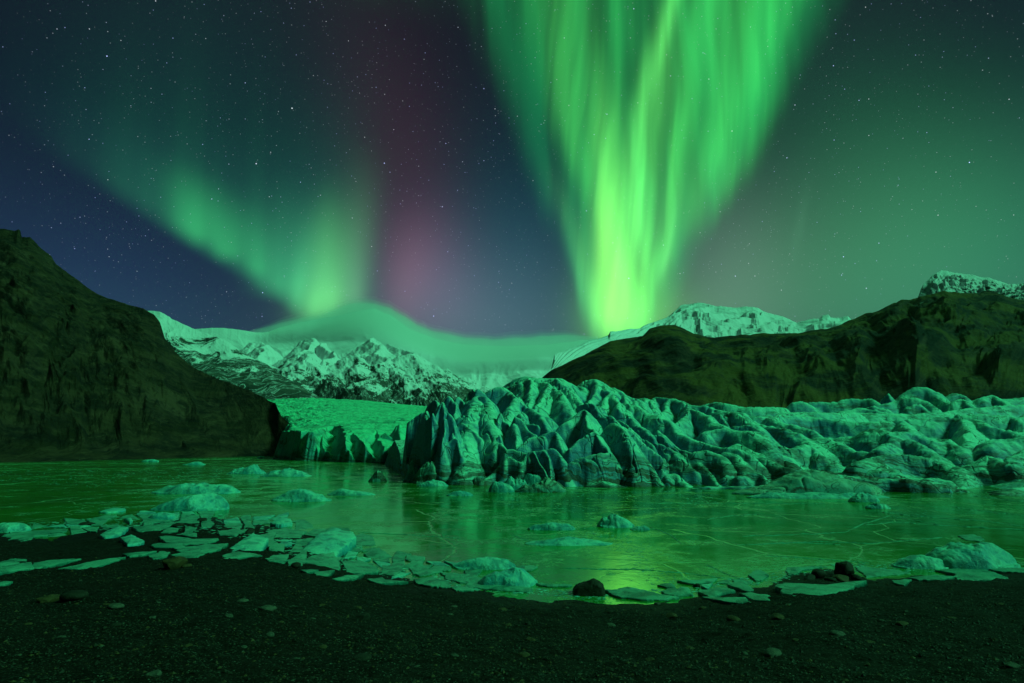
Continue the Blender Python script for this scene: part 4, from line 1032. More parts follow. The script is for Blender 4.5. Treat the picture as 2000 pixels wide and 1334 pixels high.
PLATES = [
 (G6, [(20,630),(90,610),(200,600),(320,590),(440,580),(430,610),(330,615),(300,635),(220,640),(200,655),(60,655)], 'wide ragged ice plate on the far left sand, right of the round white berg', .05),
 (G6, [(645,635),(700,605),(760,590),(830,587),(820,610),(740,640),(680,645)], 'pale leaf-shaped ice plate lying above the smaller diamond-shaped plate on the left sand', .12),
 (G6, [(780,660),(850,645),(900,652),(938,680),(830,692)], 'small bright diamond-shaped ice plate lying alone on dark sand', .10),
 (G6, [(980,690),(1050,682),(1180,690),(1210,700),(1100,715),(1010,707)], 'narrow bright ice plate right of the diamond-shaped plate', .06),
 (G6, [(1035,645),(1100,640),(1300,655),(1440,650),(1320,685),(1200,695),(1080,670)], 'long grey-green ice plate just above the narrow bright one', .05),
 (G6, [(1120,720),(1300,695),(1480,700),(1440,725),(1300,740),(1170,735)], 'broad ice plate with pointed right end, upper of two above the brown rock', .05),
 (G6, [(1110,755),(1180,735),(1330,745),(1290,765),(1180,772)], 'cracked dull ice plate directly above the brown embedded rock', .04),
 (G6, [(965,765),(1040,742),(1105,742),(1080,770),(1000,778)], 'small squarish ice plate left of the brown embedded rock', .04),
 (G6, [(800,760),(900,744),(1008,738),(940,760),(840,772)], 'slim knife-shaped ice plate above the long sliver on the left sand', .05),
 (G6, [(380,852),(480,822),(560,800),(700,785),(820,775),(740,800),(600,830),(450,852)], 'very long pointed ice sliver on the left beach, right of the two bar-shaped plates', .05),
 (G6, [(210,820),(350,790),(525,785),(400,820),(220,845)], 'bar-shaped ice plate on the left beach, right of a dark crack', .06),
 (G6, [(-60,850),(60,835),(200,822),(215,840),(100,865),(-60,885)], 'bar-shaped ice plate cut by the left edge, left of a dark crack', .06),
 (G6, [(-40,800),(100,780),(185,785),(120,815),(60,822),(-40,835)], 'ragged ice plate at the left edge, above the bar-shaped plates', .04),
 (G6, [(-30,940),(40,932),(80,934),(60,950),(-30,956)], 'tiny ice plate at the left edge, lowest on the left beach', .04),
 (G6, [(1480,715),(1560,705),(1640,680),(1745,700),(1690,735),(1560,735)], 'bright triangular ice plate with raised peak, left of the big tilted slab', .12),
 (G6, [(1445,760),(1550,735),(1715,760),(1600,773),(1460,773)], 'flat ice plate under the bright triangular one', .05),
 (G6, [(1750,712),(1800,706),(1850,715),(1840,733),(1760,735)], 'small plain ice plate between the triangular plate and the tilted slab', .05),
 (G6, [(1730,780),(1780,760),(1880,765),(1860,800),(1780,800)], 'cracked shore plate left of the small dark rock', .04),
 (G6, [(1870,790),(1960,780),(2010,800),(1950,822),(1880,820)], 'small shore plate touching the small dark rock', .04),
 (G6, [(640,475),(740,452),(815,455),(810,470),(700,480)], 'low narrow floe in the shallows, farthest of the left plates', .10),
 (G6, [(560,530),(680,500),(760,498),(720,520),(600,535)], 'slim floe behind the tooth-shaped chip on the left shore', .08),
 (G6, [(805,525),(850,520),(863,540),(845,552)], 'tooth-shaped ice chip standing bright at the waterline', .12),
 (G6, [(900,542),(1000,530),(1100,525),(1110,535),(960,548)], 'thin pale ice strip under the rounded block with a dark stripe', .05),
 (G6, [(860,575),(960,560),(1120,565),(1040,590),(900,600)], 'dull ice plate second below the rounded striped block', .04),
 (G6, [(1045,605),(1090,582),(1160,580),(1160,598),(1100,610)], 'short ice plate left of the wet brown mud patch', .05),
 (G6, [(1145,622),(1200,612),(1280,612),(1280,635),(1180,635)], 'thin ice plate on the near edge of the mud patch', .04),
 (G6, [(1420,600),(1550,590),(1600,600),(1540,630),(1430,622)], 'ice plate left of the small brown rock in the brash field', .05),
 (G6, [(1720,600),(1850,580),(2000,600),(1950,640),(1800,640)], 'ice plate right of the small brown rock in the brash field', .05),
 (G6, [(1760,562),(1820,530),(1890,540),(1900,565),(1800,572)], 'low smooth mound of ice standing above the brash field', .20),
 (G7, [(250,540),(330,543),(400,548),(430,560),(350,575),(270,565)], 'narrow ice plate tucked behind the big tilted slab', .06),
 (G7, [(245,600),(400,560),(520,545),(610,558),(650,570),(600,610),(520,640),(400,650),(340,645)], 'big smooth tilted ice slab resting on the shore left of centre', .22),
 (G7, [(285,665),(400,660),(500,675),(550,710),(540,730),(430,725),(290,700)], 'wide shore plate just below the big tilted slab', .05),
 (G7, [(555,670),(660,668),(760,690),(800,740),(700,745),(600,730)], 'wide shore plate split by a zigzag crack from its left neighbour', .05),
 (G7, [(290,718),(350,716),(410,730),(330,734)], 'thin broken strip of ice beside the small dark rock', .03),
 (G7, [(370,732),(430,733),(510,745),(470,758),(400,750)], 'thin ice strip lowest below the big tilted slab', .03),
 (G7, [(500,770),(600,760),(700,768),(640,780),(530,783)], 'long low ice plate on the gravel edge left of centre', .04),
 (G7, [(60,640),(150,648),(200,660),(180,672),(80,662)], 'small ice plate at the gravel edge, left of the small dark rock', .04),
 (G7, [(200,640),(330,632),(320,660),(220,662)], 'ice plate wedged between the tilted slab and the gravel', .04),
 (G7, [(720,782),(820,775),(850,793),(980,803),(960,813),(800,802)], 'long flat ice strip beside a small pointed stone', .04),
 (G7, [(700,620),(800,602),(900,640),(860,655),(740,642)], 'ice plate right of the dark gravel hollow behind the tilted slab', .05),
 (G7, [(960,705),(1020,685),(1085,675),(1090,700),(1000,730)], 'small ice plate midway between the tilted slab and the paired blocks', .05),
 (G7, [(820,700),(930,690),(960,730),(900,760),(820,745)], 'dark-edged ice plate in the middle of the shore belt', .04),
 (G7, [(1200,742),(1400,750),(1500,790),(1430,805),(1330,800),(1240,775)], 'ice plate leading up to the square white block from the left', .05),
 (G7, [(1020,748),(1100,715),(1230,722),(1180,745),(1080,760)], 'pale ice plate inside the belt, left of the paired blocks', .05),
 (G7, [(1030,790),(1150,772),(1250,800),(1270,835),(1150,830),(1050,812)], 'thick shore plate at the gravel edge left of the square block', .06),
 (G7, [(1390,822),(1500,810),(1700,822),(1820,845),(1750,860),(1560,850),(1420,837)], 'long pale plate lying at the foot of the square white block', .06),
 (G7, [(1262,832),(1340,830),(1400,838),(1420,855),(1300,850)], 'small plate joining the long pale plate on its left', .04),
 (G7, [(400,500),(480,470),(600,475),(610,492),(500,525),(430,520)], 'flat ice plate with a bright right edge, behind the tilted slab', .07),
 (G7, [(620,500),(700,480),(760,500),(780,560),(660,560)], 'thin half-sunk ice plate right of the bright-edged one', .03),
 (G7, [(1700,702),(1780,696),(1835,706),(1790,725),(1720,722)], 'thin sunken plate beyond the square white block', .03),
 (G8, [(740,945),(820,952),(900,942),(1000,945),(1100,968),(1250,1000),(1320,1010),(1200,1020),(1000,1018),(850,1000),(760,975)], 'large grey-green plate right of the black boulder', .06),
 (G8, [(830,940),(900,922),(995,938),(930,955)], 'bright yellow-green diamond plate on top of the large plate by the boulder', .09),
 (G8, [(1170,950),(1290,955),(1320,920),(1380,930),(1410,980),(1260,990),(1180,970)], 'speckled plate with raised right end, second plate right of the black boulder', .08),
 (G8, [(1280,872),(1450,872),(1605,852),(1560,885),(1420,895),(1320,885)], 'thin wedge-shaped plate afloat behind the speckled plate', .05),
 (G8, [(1450,965),(1560,930),(1680,920),(1740,960),(1650,975),(1560,990)], 'rounded plate right of the fist-sized dark rock', .08),
 (G8, [(1480,1000),(1600,1010),(1820,1010),(1860,1035),(1750,1042),(1560,1020)], 'long slim plate lowest on the gravel right of the boulder', .05),
 (G8, [(1680,898),(1800,885),(1890,940),(1830,950),(1730,930)], 'plate with a blunt end leaning on the rounded plate', .06),
 (G8, [(1780,982),(1880,976),(2010,980),(2020,1018),(1900,1020)], 'short flat plate left of the big oval one', .05),
 (G8, [(190,888),(300,900),(480,900),(450,915),(300,912),(220,905)], 'narrow rim of shore ice left of the black boulder', .04),
 (G1, [(230,850),(300,825),(420,812),(700,815),(880,820),(760,855),(600,880),(430,897),(300,885)], 'big smooth oval ice plate lying on the black gravel right of centre', .08),
 (G1, [(800,700),(1000,705),(1130,715),(1210,735),(1080,745),(880,762)], 'green plate right of the dark rock pile', .05),
 (G1, [(1060,790),(1150,780),(1200,785),(1150,820),(1080,810)], 'small ragged plate on the gravel, right of the rock pile', .04),
 (G1, [(1180,772),(1300,757),(1400,755),(1520,768),(1400,780),(1240,785)], 'thin broken plate above the small ragged plate', .04),
 (G1, [(1380,715),(1550,710),(1740,720),(1900,765),(1800,775),(1650,782),(1520,770),(1500,745)], 'wide shore plate in front of the big right iceberg', .06),
 (G1, [(1730,712),(1850,707),(2030,710),(2040,728),(1830,726)], 'straight plate running out of the picture at the right edge', .05),
 (G1, [(340,715),(480,690),(560,690),(540,710),(400,725)], 'pale plate left of the dark rock pile', .05),
 (G1, [(1530,465),(1640,460),(1720,490),(1690,510),(1580,495)], 'thin raised plate frozen in the lake above the big right iceberg', .05),
]
for i, ((o_, s_), poly, lab, th) in enumerate(PLATES):
    plate('ice_plate', o_, s_, poly, lab, th=th * (.9 if th > .09 else .45), seed=i + 3, group=PL, dome=th * .35, lift=0.012 + .008 * (i % 3),
          tilt=(0, 0.16) if 'tilted' in lab else (0, 0.01), mat=M_FLOE if th >= .1 else M_PLATE)

def inside(p, poly):
    x, y = p; r = False; n = len(poly)
    for i in range(n):
        x1, y1 = poly[i]; x2, y2 = poly[i - 1]
        if (y1 > y) != (y2 > y) and x < (x2 - x1) * (y - y1) / (y2 - y1) + x1: r = not r
    return r
TR = [[(o_[0] + x / s_, o_[1] + y / s_) for x, y in pl] for (o_, s_), pl, _, _ in PLATES]
LMK = [(15, 'the round left-edge berg'), (115, 'the ragged far-left plate'), (215, 'the leaf-shaped plate'), (310, 'the striped block'), (400, 'the wet mud patch'), (486, 'the brash field rock'), (560, 'the low smooth ice mound'), (635, 'the big tilted slab'), (720, 'the dark gravel hollow'), (800, 'the pointed stone'), (870, 'the long smooth block'), (990, 'the square white block'), (1220, 'the large boulder-side plate'), (1330, 'the speckled plate'), (1410, 'the rounded plate'), (1500, 'the oval plate'), (1570, 'the rock pile')]
def shards(poly, cw, ch, label, seed, skip=.12):
    rs = np.random.RandomState(seed); P_ = np.array(poly)
    x0, y0 = P_.min(0); x1, y1 = P_.max(0)
    nx_, ny_ = int((x1 - x0) / cw) + 1, int((y1 - y0) / ch) + 1
    GX = x0 + np.arange(nx_ + 1)[None, :] * cw + rs.uniform(-.42, .42, (ny_ + 1, nx_ + 1)) * cw
    GY = y0 + np.arange(ny_ + 1)[:, None] * ch + rs.uniform(-.42, .42, (ny_ + 1, nx_ + 1)) * ch
    for i in range(ny_):
        for j in range(nx_):
            q = [(GX[i, j], GY[i, j]), (GX[i, j + 1], GY[i, j + 1]), (GX[i + 1, j + 1], GY[i + 1, j + 1]), (GX[i + 1, j], GY[i + 1, j])]
            c = (sum(p[0] for p in q) / 4, sum(p[1] for p in q) / 4)
            if not inside(c, poly) or rs.rand() < skip or any(inside(c, t) for t in TR): continue
            f = rs.uniform(.72, .95)
            q = [(c[0] + (p[0] - c[0]) * f, c[1] + (p[1] - c[1]) * f) for p in q]
            rw = ['outermost', 'second', 'third', 'fourth', 'fifth', 'sixth', 'seventh', 'eighth', 'ninth', 'tenth', 'eleventh', 'twelfth', 'thirteenth', 'fourteenth', 'fifteenth', 'sixteenth', 'seventeenth', 'eighteenth'][min(i, 17)]
            lm = min(LMK, key=lambda t: abs(t[0] - c[0]))
            sd_ = 'left of' if c[0] < lm[0] - 16 else ('right of' if c[0] > lm[0] + 16 else 'level with')
            lb = 'thin ice shard, %s row from the lake, %s %s' % (rw, sd_, lm[1])
            plate('ice_shard', (0, 0), 1, q, lb, th=.018, lift=rs.uniform(.004, .03), seed=seed * 100 + i * 20 + j, group='thin shards in the mosaic of broken shore ice',
                  tilt=(rs.uniform(-.02, .02), rs.uniform(-.01, .05)), mat=M_FLOE if rs.rand() < .25 else M_PLATE, cat='ice shard')
shards([(430,1006),(560,1008),(660,1046),(760,1082),(900,1104),(940,1122),(1010,1150),(900,1146),(760,1126),(640,1104),(560,1080),(480,1060),(440,1040)], 34, 9.5, 'small thin shard in the mosaic of broken ice along the shore left of the square white block', 5)
shards([(20,1036),(160,1018),(300,998),(420,1000),(430,1034),(360,1044),(250,1026),(120,1048),(20,1056)], 36, 9, 'small thin shard of ice stranded in the shallows of the left shore', 6, .4)
shards([(1190,1150),(1330,1138),(1480,1118),(1560,1108),(1570,1122),(1480,1138),(1400,1160),(1300,1168),(1190,1172)], 34, 9, 'small thin shard of ice between the black boulder and the dark rock pile', 7, .35)
def berg(name, x0, x1, yb, yt, prof, label, dr=0.45, mat=None, cat='iceberg', group=None, seed=0, rough=0.10, p=2.4, n=70, shear=0.0, z0=None):
    """a floating block: waterline from photo points, silhouette from the profile, real depth behind it"""
    a = onz(x0, yb, 0.0); b = onz(x1, yb, 0.0)
    D = a[1]; w = b[0] - a[0]; cx = (a[0] + b[0]) / 2
    h = W((x0 + x1) / 2, yt, D + w * dr * .35)[2]
    h = max(h, 0.05)
    u = np.linspace(-1, 1, n); v = np.linspace(-1, 1, n // 2)
    Vv, Uu = np.meshgrid(v, u, indexing='ij')
    # square -> superellipse
    xx = Uu * np.sqrt(1 - 0.42 * Vv ** 2); yy = Vv * np.sqrt(1 - 0.42 * Uu ** 2)
    r = np.clip((np.abs(Uu) ** p + np.abs(Vv) ** p), 0, 1)
    rr_ = np.maximum(np.abs(Uu), np.abs(Vv))
    pr = np.interp(Uu + shear * Vv, np.linspace(-1, 1, len(prof)), prof)
    dome = np.clip(1 - rr_ ** 5, 0, 1) ** 0.5
    fx = (Uu * w / 2); fy = (Vv * w * dr / 2)
    sc_ = max(w * .28, .1)
    nz_ = 1 + rough * 2.2 * fbm(fx / sc_ + seed, fy / sc_, 4, seed) + rough * rid(fx / sc_ * 1.3, fy / sc_, 3, seed + 4)
    vb = 1 - 0.35 * np.clip(Vv, 0, 1) ** 2 - 0.25 * np.clip(-Vv, 0, 1) ** 2
    Z = h * pr * dome * nz_ * vb
    rs = np.random.RandomState(seed + 500)
    for _ in range(9):
        an = rs.uniform(0, 6.28); off_ = rs.uniform(.70, 1.05)
        cut = h * (1 - (Uu * math.cos(an) + Vv * math.sin(an) - off_ + .25) * rs.uniform(1.0, 2.6))
        Z = np.minimum(Z, np.maximum(cut, h * .10) + .03 * h * nz_)
    Z = Z - h * .10 * np.exp(-np.abs(pn(fx / sc_ * 1.4 + seed, fy / sc_ * 2, seed)) / .05)
    Z = np.where(rr_ > .985, -0.12, Z)
    out = 1 + 0.07 * fbm(np.arctan2(Vv, Uu) * 1.5 + seed, rr_ * 0 + 2, 3, seed + 9)
    X = xx * w / 2 * 1.08 * out; Y = yy * w * dr / 2 * 1.1 * out
    V = np.stack([X.ravel(), Y.ravel(), Z.ravel()], 1)
    Fq = grid_faces(*X.shape)
    o = mesh_np(name, V, Fq, mat or M_FLOE)
    zc = 0.0
    o.location = (cx, D + w * dr / 2, zc if z0 is None else z0)
    return tag(o, label, cat, group)
BG = 'icebergs drifting on the lake'
B = berg
B('iceberg', 285, 450, 965, 944, [.35,.75,.8,.95,.8,1,.9,.7,.5,.3], 'long low lumpy iceberg with rough top, behind the smooth wedge-shaped one', .35, group=BG, seed=1, rough=.2)
B('iceberg', 280, 426, 998, 964, [.12,.3,.5,.65,.85,.95,1,1,.95,.6], 'smooth wedge-shaped iceberg rising to the right, left of centre on the lake', .45, group=BG, seed=2, rough=.05)
B('iceberg', 440, 508, 926, 909, [.1,.35,.55,.5,.6,1,.5,.3], 'far iceberg with an upturned flap, near the left shore', .5, group=BG, seed=3, rough=.25)
B('iceberg', 505, 598, 931, 918, [.3,.6,.8,1,.8,.6], 'flat far iceberg right of the one with the flap', .4, group=BG, seed=4, rough=.25)
B('iceberg', 527, 636, 980, 955, [.3,.5,.9,1,.9,.55,.5,.35], 'two-tier iceberg with a small dome, left of the slim low floe', .42, group=BG, seed=5, rough=.05)
B('iceberg', 637, 728, 968, 954, [.4,.9,1,.8,.6,.5,.4,.2], 'slim low floe tapering right, beside the two-tier iceberg', .35, group=BG, seed=6, rough=.05)
B('iceberg', 872, 922, 969, 959, [.2,.8,1,.8,.4], 'lone little floe in front of the glacier, centre left', .4, group=BG, seed=7)
B('iceberg', -30, 37, 1040, 1022, [.8,.9,1,.9,.6], 'round white berg at the left edge on the shore', .6, group=BG, seed=8, rough=.05)
B('iceberg', 1172, 1240, 1031, 1008, [.3,.8,1,.95,.7,.4], 'pale dome-topped iceberg in the bright reflection', .6, group=BG, seed=9, rough=.12)
B('iceberg', 1234, 1270, 1036, 1027, [.3,.8,1,.6], 'small bright yellow-green chip right of the dome-topped iceberg', .6, group=BG, seed=10)
B('iceberg', 1034, 1122, 1036, 1022, [.4,.7,.75,1,.9,.9,.5], 'low dull floe left of the dome-topped iceberg', .3, group=BG, seed=11, rough=.1)
B('iceberg', 1030, 1195, 1066, 1054, [.2,.4,.8,1,.8,.4,.2], 'nearly sunken teal floe, nearest below the low dull one', .3, group=BG, seed=12, rough=.3)
B('iceberg', 884, 1002, 1113, 1090, [.3,.6,.8,.9,1,1,.9,.5], 'smooth long ice block behind the square white one', .4, group=BG, seed=13, rough=.04)
B('iceberg', 934, 1045, 1148, 1114, [.25,.6,.8,.95,1,1,1,.85], 'square white ice block on the shore, centre', .55, group=BG, seed=14, rough=.07)
B('iceberg', 1850, 2015, 1113, 1066, [.7,.8,.78,.95,1,.98,1,.95,.85], 'big blue rounded iceberg at the right edge', .6, group=BG, seed=15, rough=.08)
B('iceberg', 1764, 1866, 1112, 1087, [.3,.7,1,1,.85,.5], 'smooth low iceberg left of the big blue one', .5, group=BG, seed=16, rough=.04)
B('iceberg', 1668, 1723, 981, 964, [.3,.8,1,.8,.5], 'small pale hump of ice in front of the long dirty ridge of ice', .5, group=BG, seed=17)
B('iceberg', 1699, 1744, 994, 984, [.4,.8,1,.7,.8,.4], 'small dark-based floe just right of and below the pale hump', .5, group=BG, seed=18, rough=.2)
B('iceberg', 274, 304, 902, 897, [.4,1,.7], 'tiny far floe by the foot of the left hill', .5, group=BG, seed=19)
B('iceberg', 352, 394, 908, 902, [.2,.3,.8,1,.6], 'tiny far floe second from the foot of the left hill', .5, group=BG, seed=20)
B('iceberg', 500, 516, 895, 891, [.4,1,.6], 'tiny speck of ice just left of the glacier tongue end', .6, group=BG, seed=21)
B('iceberg', 282, 330, 1016, 1002, [.5,.9,1,.95,.8], 'rounded ice block with a dark stripe on the left shore', .6, group=BG, seed=22, rough=.06)
B('iceberg', 573, 700, 1094, 1064, [.1,.3,.5,.7,.85,1,.7,.3], 'low ice back rising behind the big tilted slab', .3, group=BG, seed=23, rough=.04) if False else None
CG = 'calved blocks at the foot of the glacier'
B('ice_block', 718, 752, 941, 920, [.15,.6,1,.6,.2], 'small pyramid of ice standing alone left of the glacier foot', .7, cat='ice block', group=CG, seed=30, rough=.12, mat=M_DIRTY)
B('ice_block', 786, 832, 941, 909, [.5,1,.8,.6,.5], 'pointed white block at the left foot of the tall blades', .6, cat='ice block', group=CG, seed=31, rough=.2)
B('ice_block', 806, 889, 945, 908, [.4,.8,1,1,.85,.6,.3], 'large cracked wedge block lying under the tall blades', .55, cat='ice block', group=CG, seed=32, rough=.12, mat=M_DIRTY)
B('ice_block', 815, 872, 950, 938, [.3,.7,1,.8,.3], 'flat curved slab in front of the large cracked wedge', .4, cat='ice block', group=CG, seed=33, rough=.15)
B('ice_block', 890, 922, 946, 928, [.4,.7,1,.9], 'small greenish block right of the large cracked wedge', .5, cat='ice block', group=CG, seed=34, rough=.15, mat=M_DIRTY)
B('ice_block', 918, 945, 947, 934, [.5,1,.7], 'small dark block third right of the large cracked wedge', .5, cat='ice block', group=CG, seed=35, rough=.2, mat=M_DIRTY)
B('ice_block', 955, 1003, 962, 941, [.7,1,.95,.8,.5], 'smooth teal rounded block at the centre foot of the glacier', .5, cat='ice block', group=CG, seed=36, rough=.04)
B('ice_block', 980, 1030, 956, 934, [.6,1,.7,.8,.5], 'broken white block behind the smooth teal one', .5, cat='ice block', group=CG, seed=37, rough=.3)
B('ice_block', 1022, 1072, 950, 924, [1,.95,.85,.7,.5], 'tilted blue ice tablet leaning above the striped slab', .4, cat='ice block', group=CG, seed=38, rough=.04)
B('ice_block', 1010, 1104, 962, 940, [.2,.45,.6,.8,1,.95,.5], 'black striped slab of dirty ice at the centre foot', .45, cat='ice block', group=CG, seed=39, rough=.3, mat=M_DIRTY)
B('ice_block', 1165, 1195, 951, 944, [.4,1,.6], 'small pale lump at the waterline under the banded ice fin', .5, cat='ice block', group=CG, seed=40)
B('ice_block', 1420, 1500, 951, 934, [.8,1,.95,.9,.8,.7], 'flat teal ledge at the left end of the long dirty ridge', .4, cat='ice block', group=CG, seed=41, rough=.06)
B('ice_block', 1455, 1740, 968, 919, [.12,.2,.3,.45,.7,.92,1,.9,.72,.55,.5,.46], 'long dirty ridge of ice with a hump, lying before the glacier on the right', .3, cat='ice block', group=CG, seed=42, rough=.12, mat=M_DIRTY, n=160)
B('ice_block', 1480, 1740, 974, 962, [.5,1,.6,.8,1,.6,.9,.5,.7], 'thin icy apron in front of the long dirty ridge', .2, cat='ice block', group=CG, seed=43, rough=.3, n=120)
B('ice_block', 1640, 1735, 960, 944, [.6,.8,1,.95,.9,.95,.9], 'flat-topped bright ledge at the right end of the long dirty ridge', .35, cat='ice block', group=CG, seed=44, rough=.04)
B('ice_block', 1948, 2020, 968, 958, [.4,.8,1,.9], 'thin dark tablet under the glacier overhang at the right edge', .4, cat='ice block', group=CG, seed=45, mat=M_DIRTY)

# ---- stones
def stone_mat(name, ca, cb):
    m, nt, b, P, pos, nor, ob = newmat(name)
    n1 = noise(nt, ob, 2.2, 5, 0.65); n2 = noise(nt, ob, 12, 4, 0.7)
    c = mixc(nt, n1.sstep(0.35, 0.65), ca, cb)
    c = mixc(nt, n2.sstep(0.6, 0.7) * 0.5, c, tuple(v * 2 for v in cb))
    setin(nt, b, 'Base Color', c); setin(nt, b, 'Roughness', 0.7); b.inputs['Specular IOR Level'].default_value = 0.25
    bump(nt, b, n1 * .6 + n2 * .5, 0.7, 0.03); return m
M_ST = [stone_mat('dark_stone', (0.014, 0.008, 0.005), (0.03, 0.018, 0.012)), stone_mat('olive_stone', (0.05, 0.024, 0.010), (0.10, 0.048, 0.018)),
        stone_mat('pale_stone', (0.05, 0.04, 0.032), (0.11, 0.085, 0.065))]
import bmesh
def stone_mesh(name, seed, flat, ang, mat, sub=3):
    bm = bmesh.new(); bmesh.ops.create_icosphere(bm, subdivisions=sub, radius=1.0)
    rs = np.random.RandomState(seed)
    pl = rs.randn(9, 3); pl /= np.linalg.norm(pl, axis=1)[:, None]; dd = 0.55 + 0.35 * rs.rand(9)
    for v in bm.verts:
        p = np.array(v.co)
        for nrm, d in zip(pl, dd):           # facets
            e = p @ nrm - d
            if e > 0: p = p - nrm * e * ang
        p = p * (1 + .10 * float(fbm(p[0] * 1.3 + seed, p[1] * 1.3 + p[2], 3, seed)))
        v.co = (p[0], p[1] * .8, p[2] * flat)
    me = bpy.data.meshes.new(name); bm.to_mesh(me); bm.free()
    me.polygons.foreach_set('use_smooth', [ang < .7] * len(me.polygons))
    me.materials.append(mat); return me
def put_stone(me, px, py, wpx, label, cat='stone', group=None, name='stone', rot=0.0, sink=.35, zs=1.0, ys=1.0):
    p = ground_hit(px, py); D = p[1]
    s = wpx / F * D / 2 * 1.1
    o = link(bpy.data.objects.new(name, me)); o.scale = (s, s * ys, s * zs); o.rotation_euler = (0, 0, rot)
    o.location = (p[0], D + s * .5, float(ground_z(p[0], D + s * .5)) + s * .6 * zs * (1 - sink) - .02)
    o.location.z = max(o.location.z, s * .2)
    return tag(o, label, cat, group)
SM = [stone_mesh('stone_a%d' % i, 10 + i, [.55, .65, .45, .8][i % 4], [.3, .9, .5, .95][i % 4], M_ST[[0, 1, 2][i % 3]]) for i in range(12)]
# the black boulder: blunt, steep on its right side
def boulder():
    P_ = onz(1152, 1166, 0.0); D = ground_hit(1152, 1166)[1]
    s = D / F
    # outline in picture units around the foot centre, as (x, z) half section, lofted over depth
    out = [(-32, 0), (-29, 8), (-22, 15), (-8, 20), (4, 24), (12, 27), (20, 24), (27, 18), (30, 6), (31, -3)]
    V = []; n = len(out); lay = [(-15, .80), (-9, .94), (-1, 1.0), (10, .98), (20, .86), (27, .62)]
    rs = np.random.RandomState(5)
    for dy, f in lay:
        for x, z in out:
            V.append(((x * (f * .95 + .05) + rs.uniform(-1, 1)) * s, dy * s + rs.uniform(-.8, .8) * s, (z * f + rs.uniform(-.7, .7)) * s if z > 0 else -.15))
    Fs = [(r * n + j, r * n + j + 1, (r + 1) * n + j + 1, (r + 1) * n + j) for r in range(len(lay) - 1) for j in range(n - 1)]
    Fs += [tuple(range(n - 1, -1, -1)), tuple((len(lay) - 1) * n + j for j in range(n))]
    Fs += [tuple([r * n for r in range(len(lay))][::1] + [r * n + n - 1 for r in range(len(lay))][::-1])]
    me = bpy.data.meshes.new('boulder'); me.from_pydata(V, [], Fs); me.materials.append(M_ST[0])
    o = link(bpy.data.objects.new('boulder', me)); 
    mo = o.modifiers.new('b', 'BEVEL'); mo.width = 0.025; mo.segments = 2; mo.limit_method = 'ANGLE'; mo.angle_limit = .3
    mo2 = o.modifiers.new('s', 'SUBSURF'); mo2.subdivision_type = 'SIMPLE'; mo2.levels = mo2.render_levels = 3
    tx = bpy.data.textures.new('rocky', 'CLOUDS'); tx.noise_scale = .12
    mo3 = o.modifiers.new('d', 'DISPLACE'); mo3.texture = tx; mo3.strength = .035; mo3.mid_level = .5
    g = ground_hit(1152, 1166)
    o.location = (g[0], g[1] + 15 * s, g[2])
    tag(o, 'black blunt boulder sitting alone on the gravel at the water edge, centre', 'boulder')
boulder()
RG = 'dark rocks piled on the right shore'
for i, (x, y, w, zs, lab) in enumerate([
    (1603, 1130, 26, 1.4, 'upright black rock at the left of the shore rock pile'), (1655, 1128, 42, 1.2, 'largest black rock of the shore pile, at its right'),
    (1648, 1137, 32, .8, 'brown flat-topped rock in front of the largest black one'), (1585, 1133, 24, .8, 'low black rock at the left end of the pile'),
    (1625, 1136, 22, .9, 'small black rock in the middle of the pile'), (1675, 1134, 20, .9, 'small black rock at the right end of the pile'),
    (1617, 1127, 18, .8, 'little black rock at the back of the pile')]):
    put_stone(SM[[0, 3, 1, 9, 6, 3, 0][i]], x, y, w, lab, 'rock', RG, 'rock', rot=i * 1.3, zs=zs)
for i, (x, y, w, zs, lab, k) in enumerate([
    (333, 1112, 46, .9, 'brown lumpy rock embedded in the sand on the left beach', 1), (362, 1108, 18, .8, 'small brown rock right of the lumpy embedded one', 4),
    (575, 1110, 22, .9, 'small dark rock between shore plates left of centre', 0), (1362, 1148, 13, 1.0, 'fist-sized dark rock between the plates right of the boulder', 3),
    (800, 1141, 12, 1.3, 'small pointed stone at the gravel edge, left of centre', 6), (486, 1045, 18, 1.1, 'small brown rock sticking up in the brash field', 9),
    (392, 1021, 22, .6, 'flat brown rock in the shallow brash on the left', 3), (435, 1037, 14, .7, 'small brown rock just left of the brash field rock', 0),
    (165, 1028, 24, .4, 'low dark rock behind the ragged plate on the left', 9), (343, 1030, 26, .5, 'dark rock beside the thin pale strip, left shore', 0)]):
    put_stone(SM[k], x, y, w, lab, 'rock', None, 'rock', rot=i * 0.9, zs=zs)
cols = ['at the far left edge', 'left of the embedded brown rock', 'below the embedded brown rock', 'below the big tilted slab', 'under the middle of the plate belt',
        'below the square white block', 'left of the black boulder', 'right of the black boulder', 'below the speckled plate', 'below the big oval plate', 'below the dark rock pile', 'below the big right iceberg']
rows = [(1168, 1195, 'high on the beach'), (1200, 1228, 'halfway down the beach'), (1238, 1270, 'low on the beach'), (1280, 1322, 'nearest the camera')]
rs = random.Random(8)
tn = ['dark', 'olive', 'pale']
EX = {(3, 0): None}
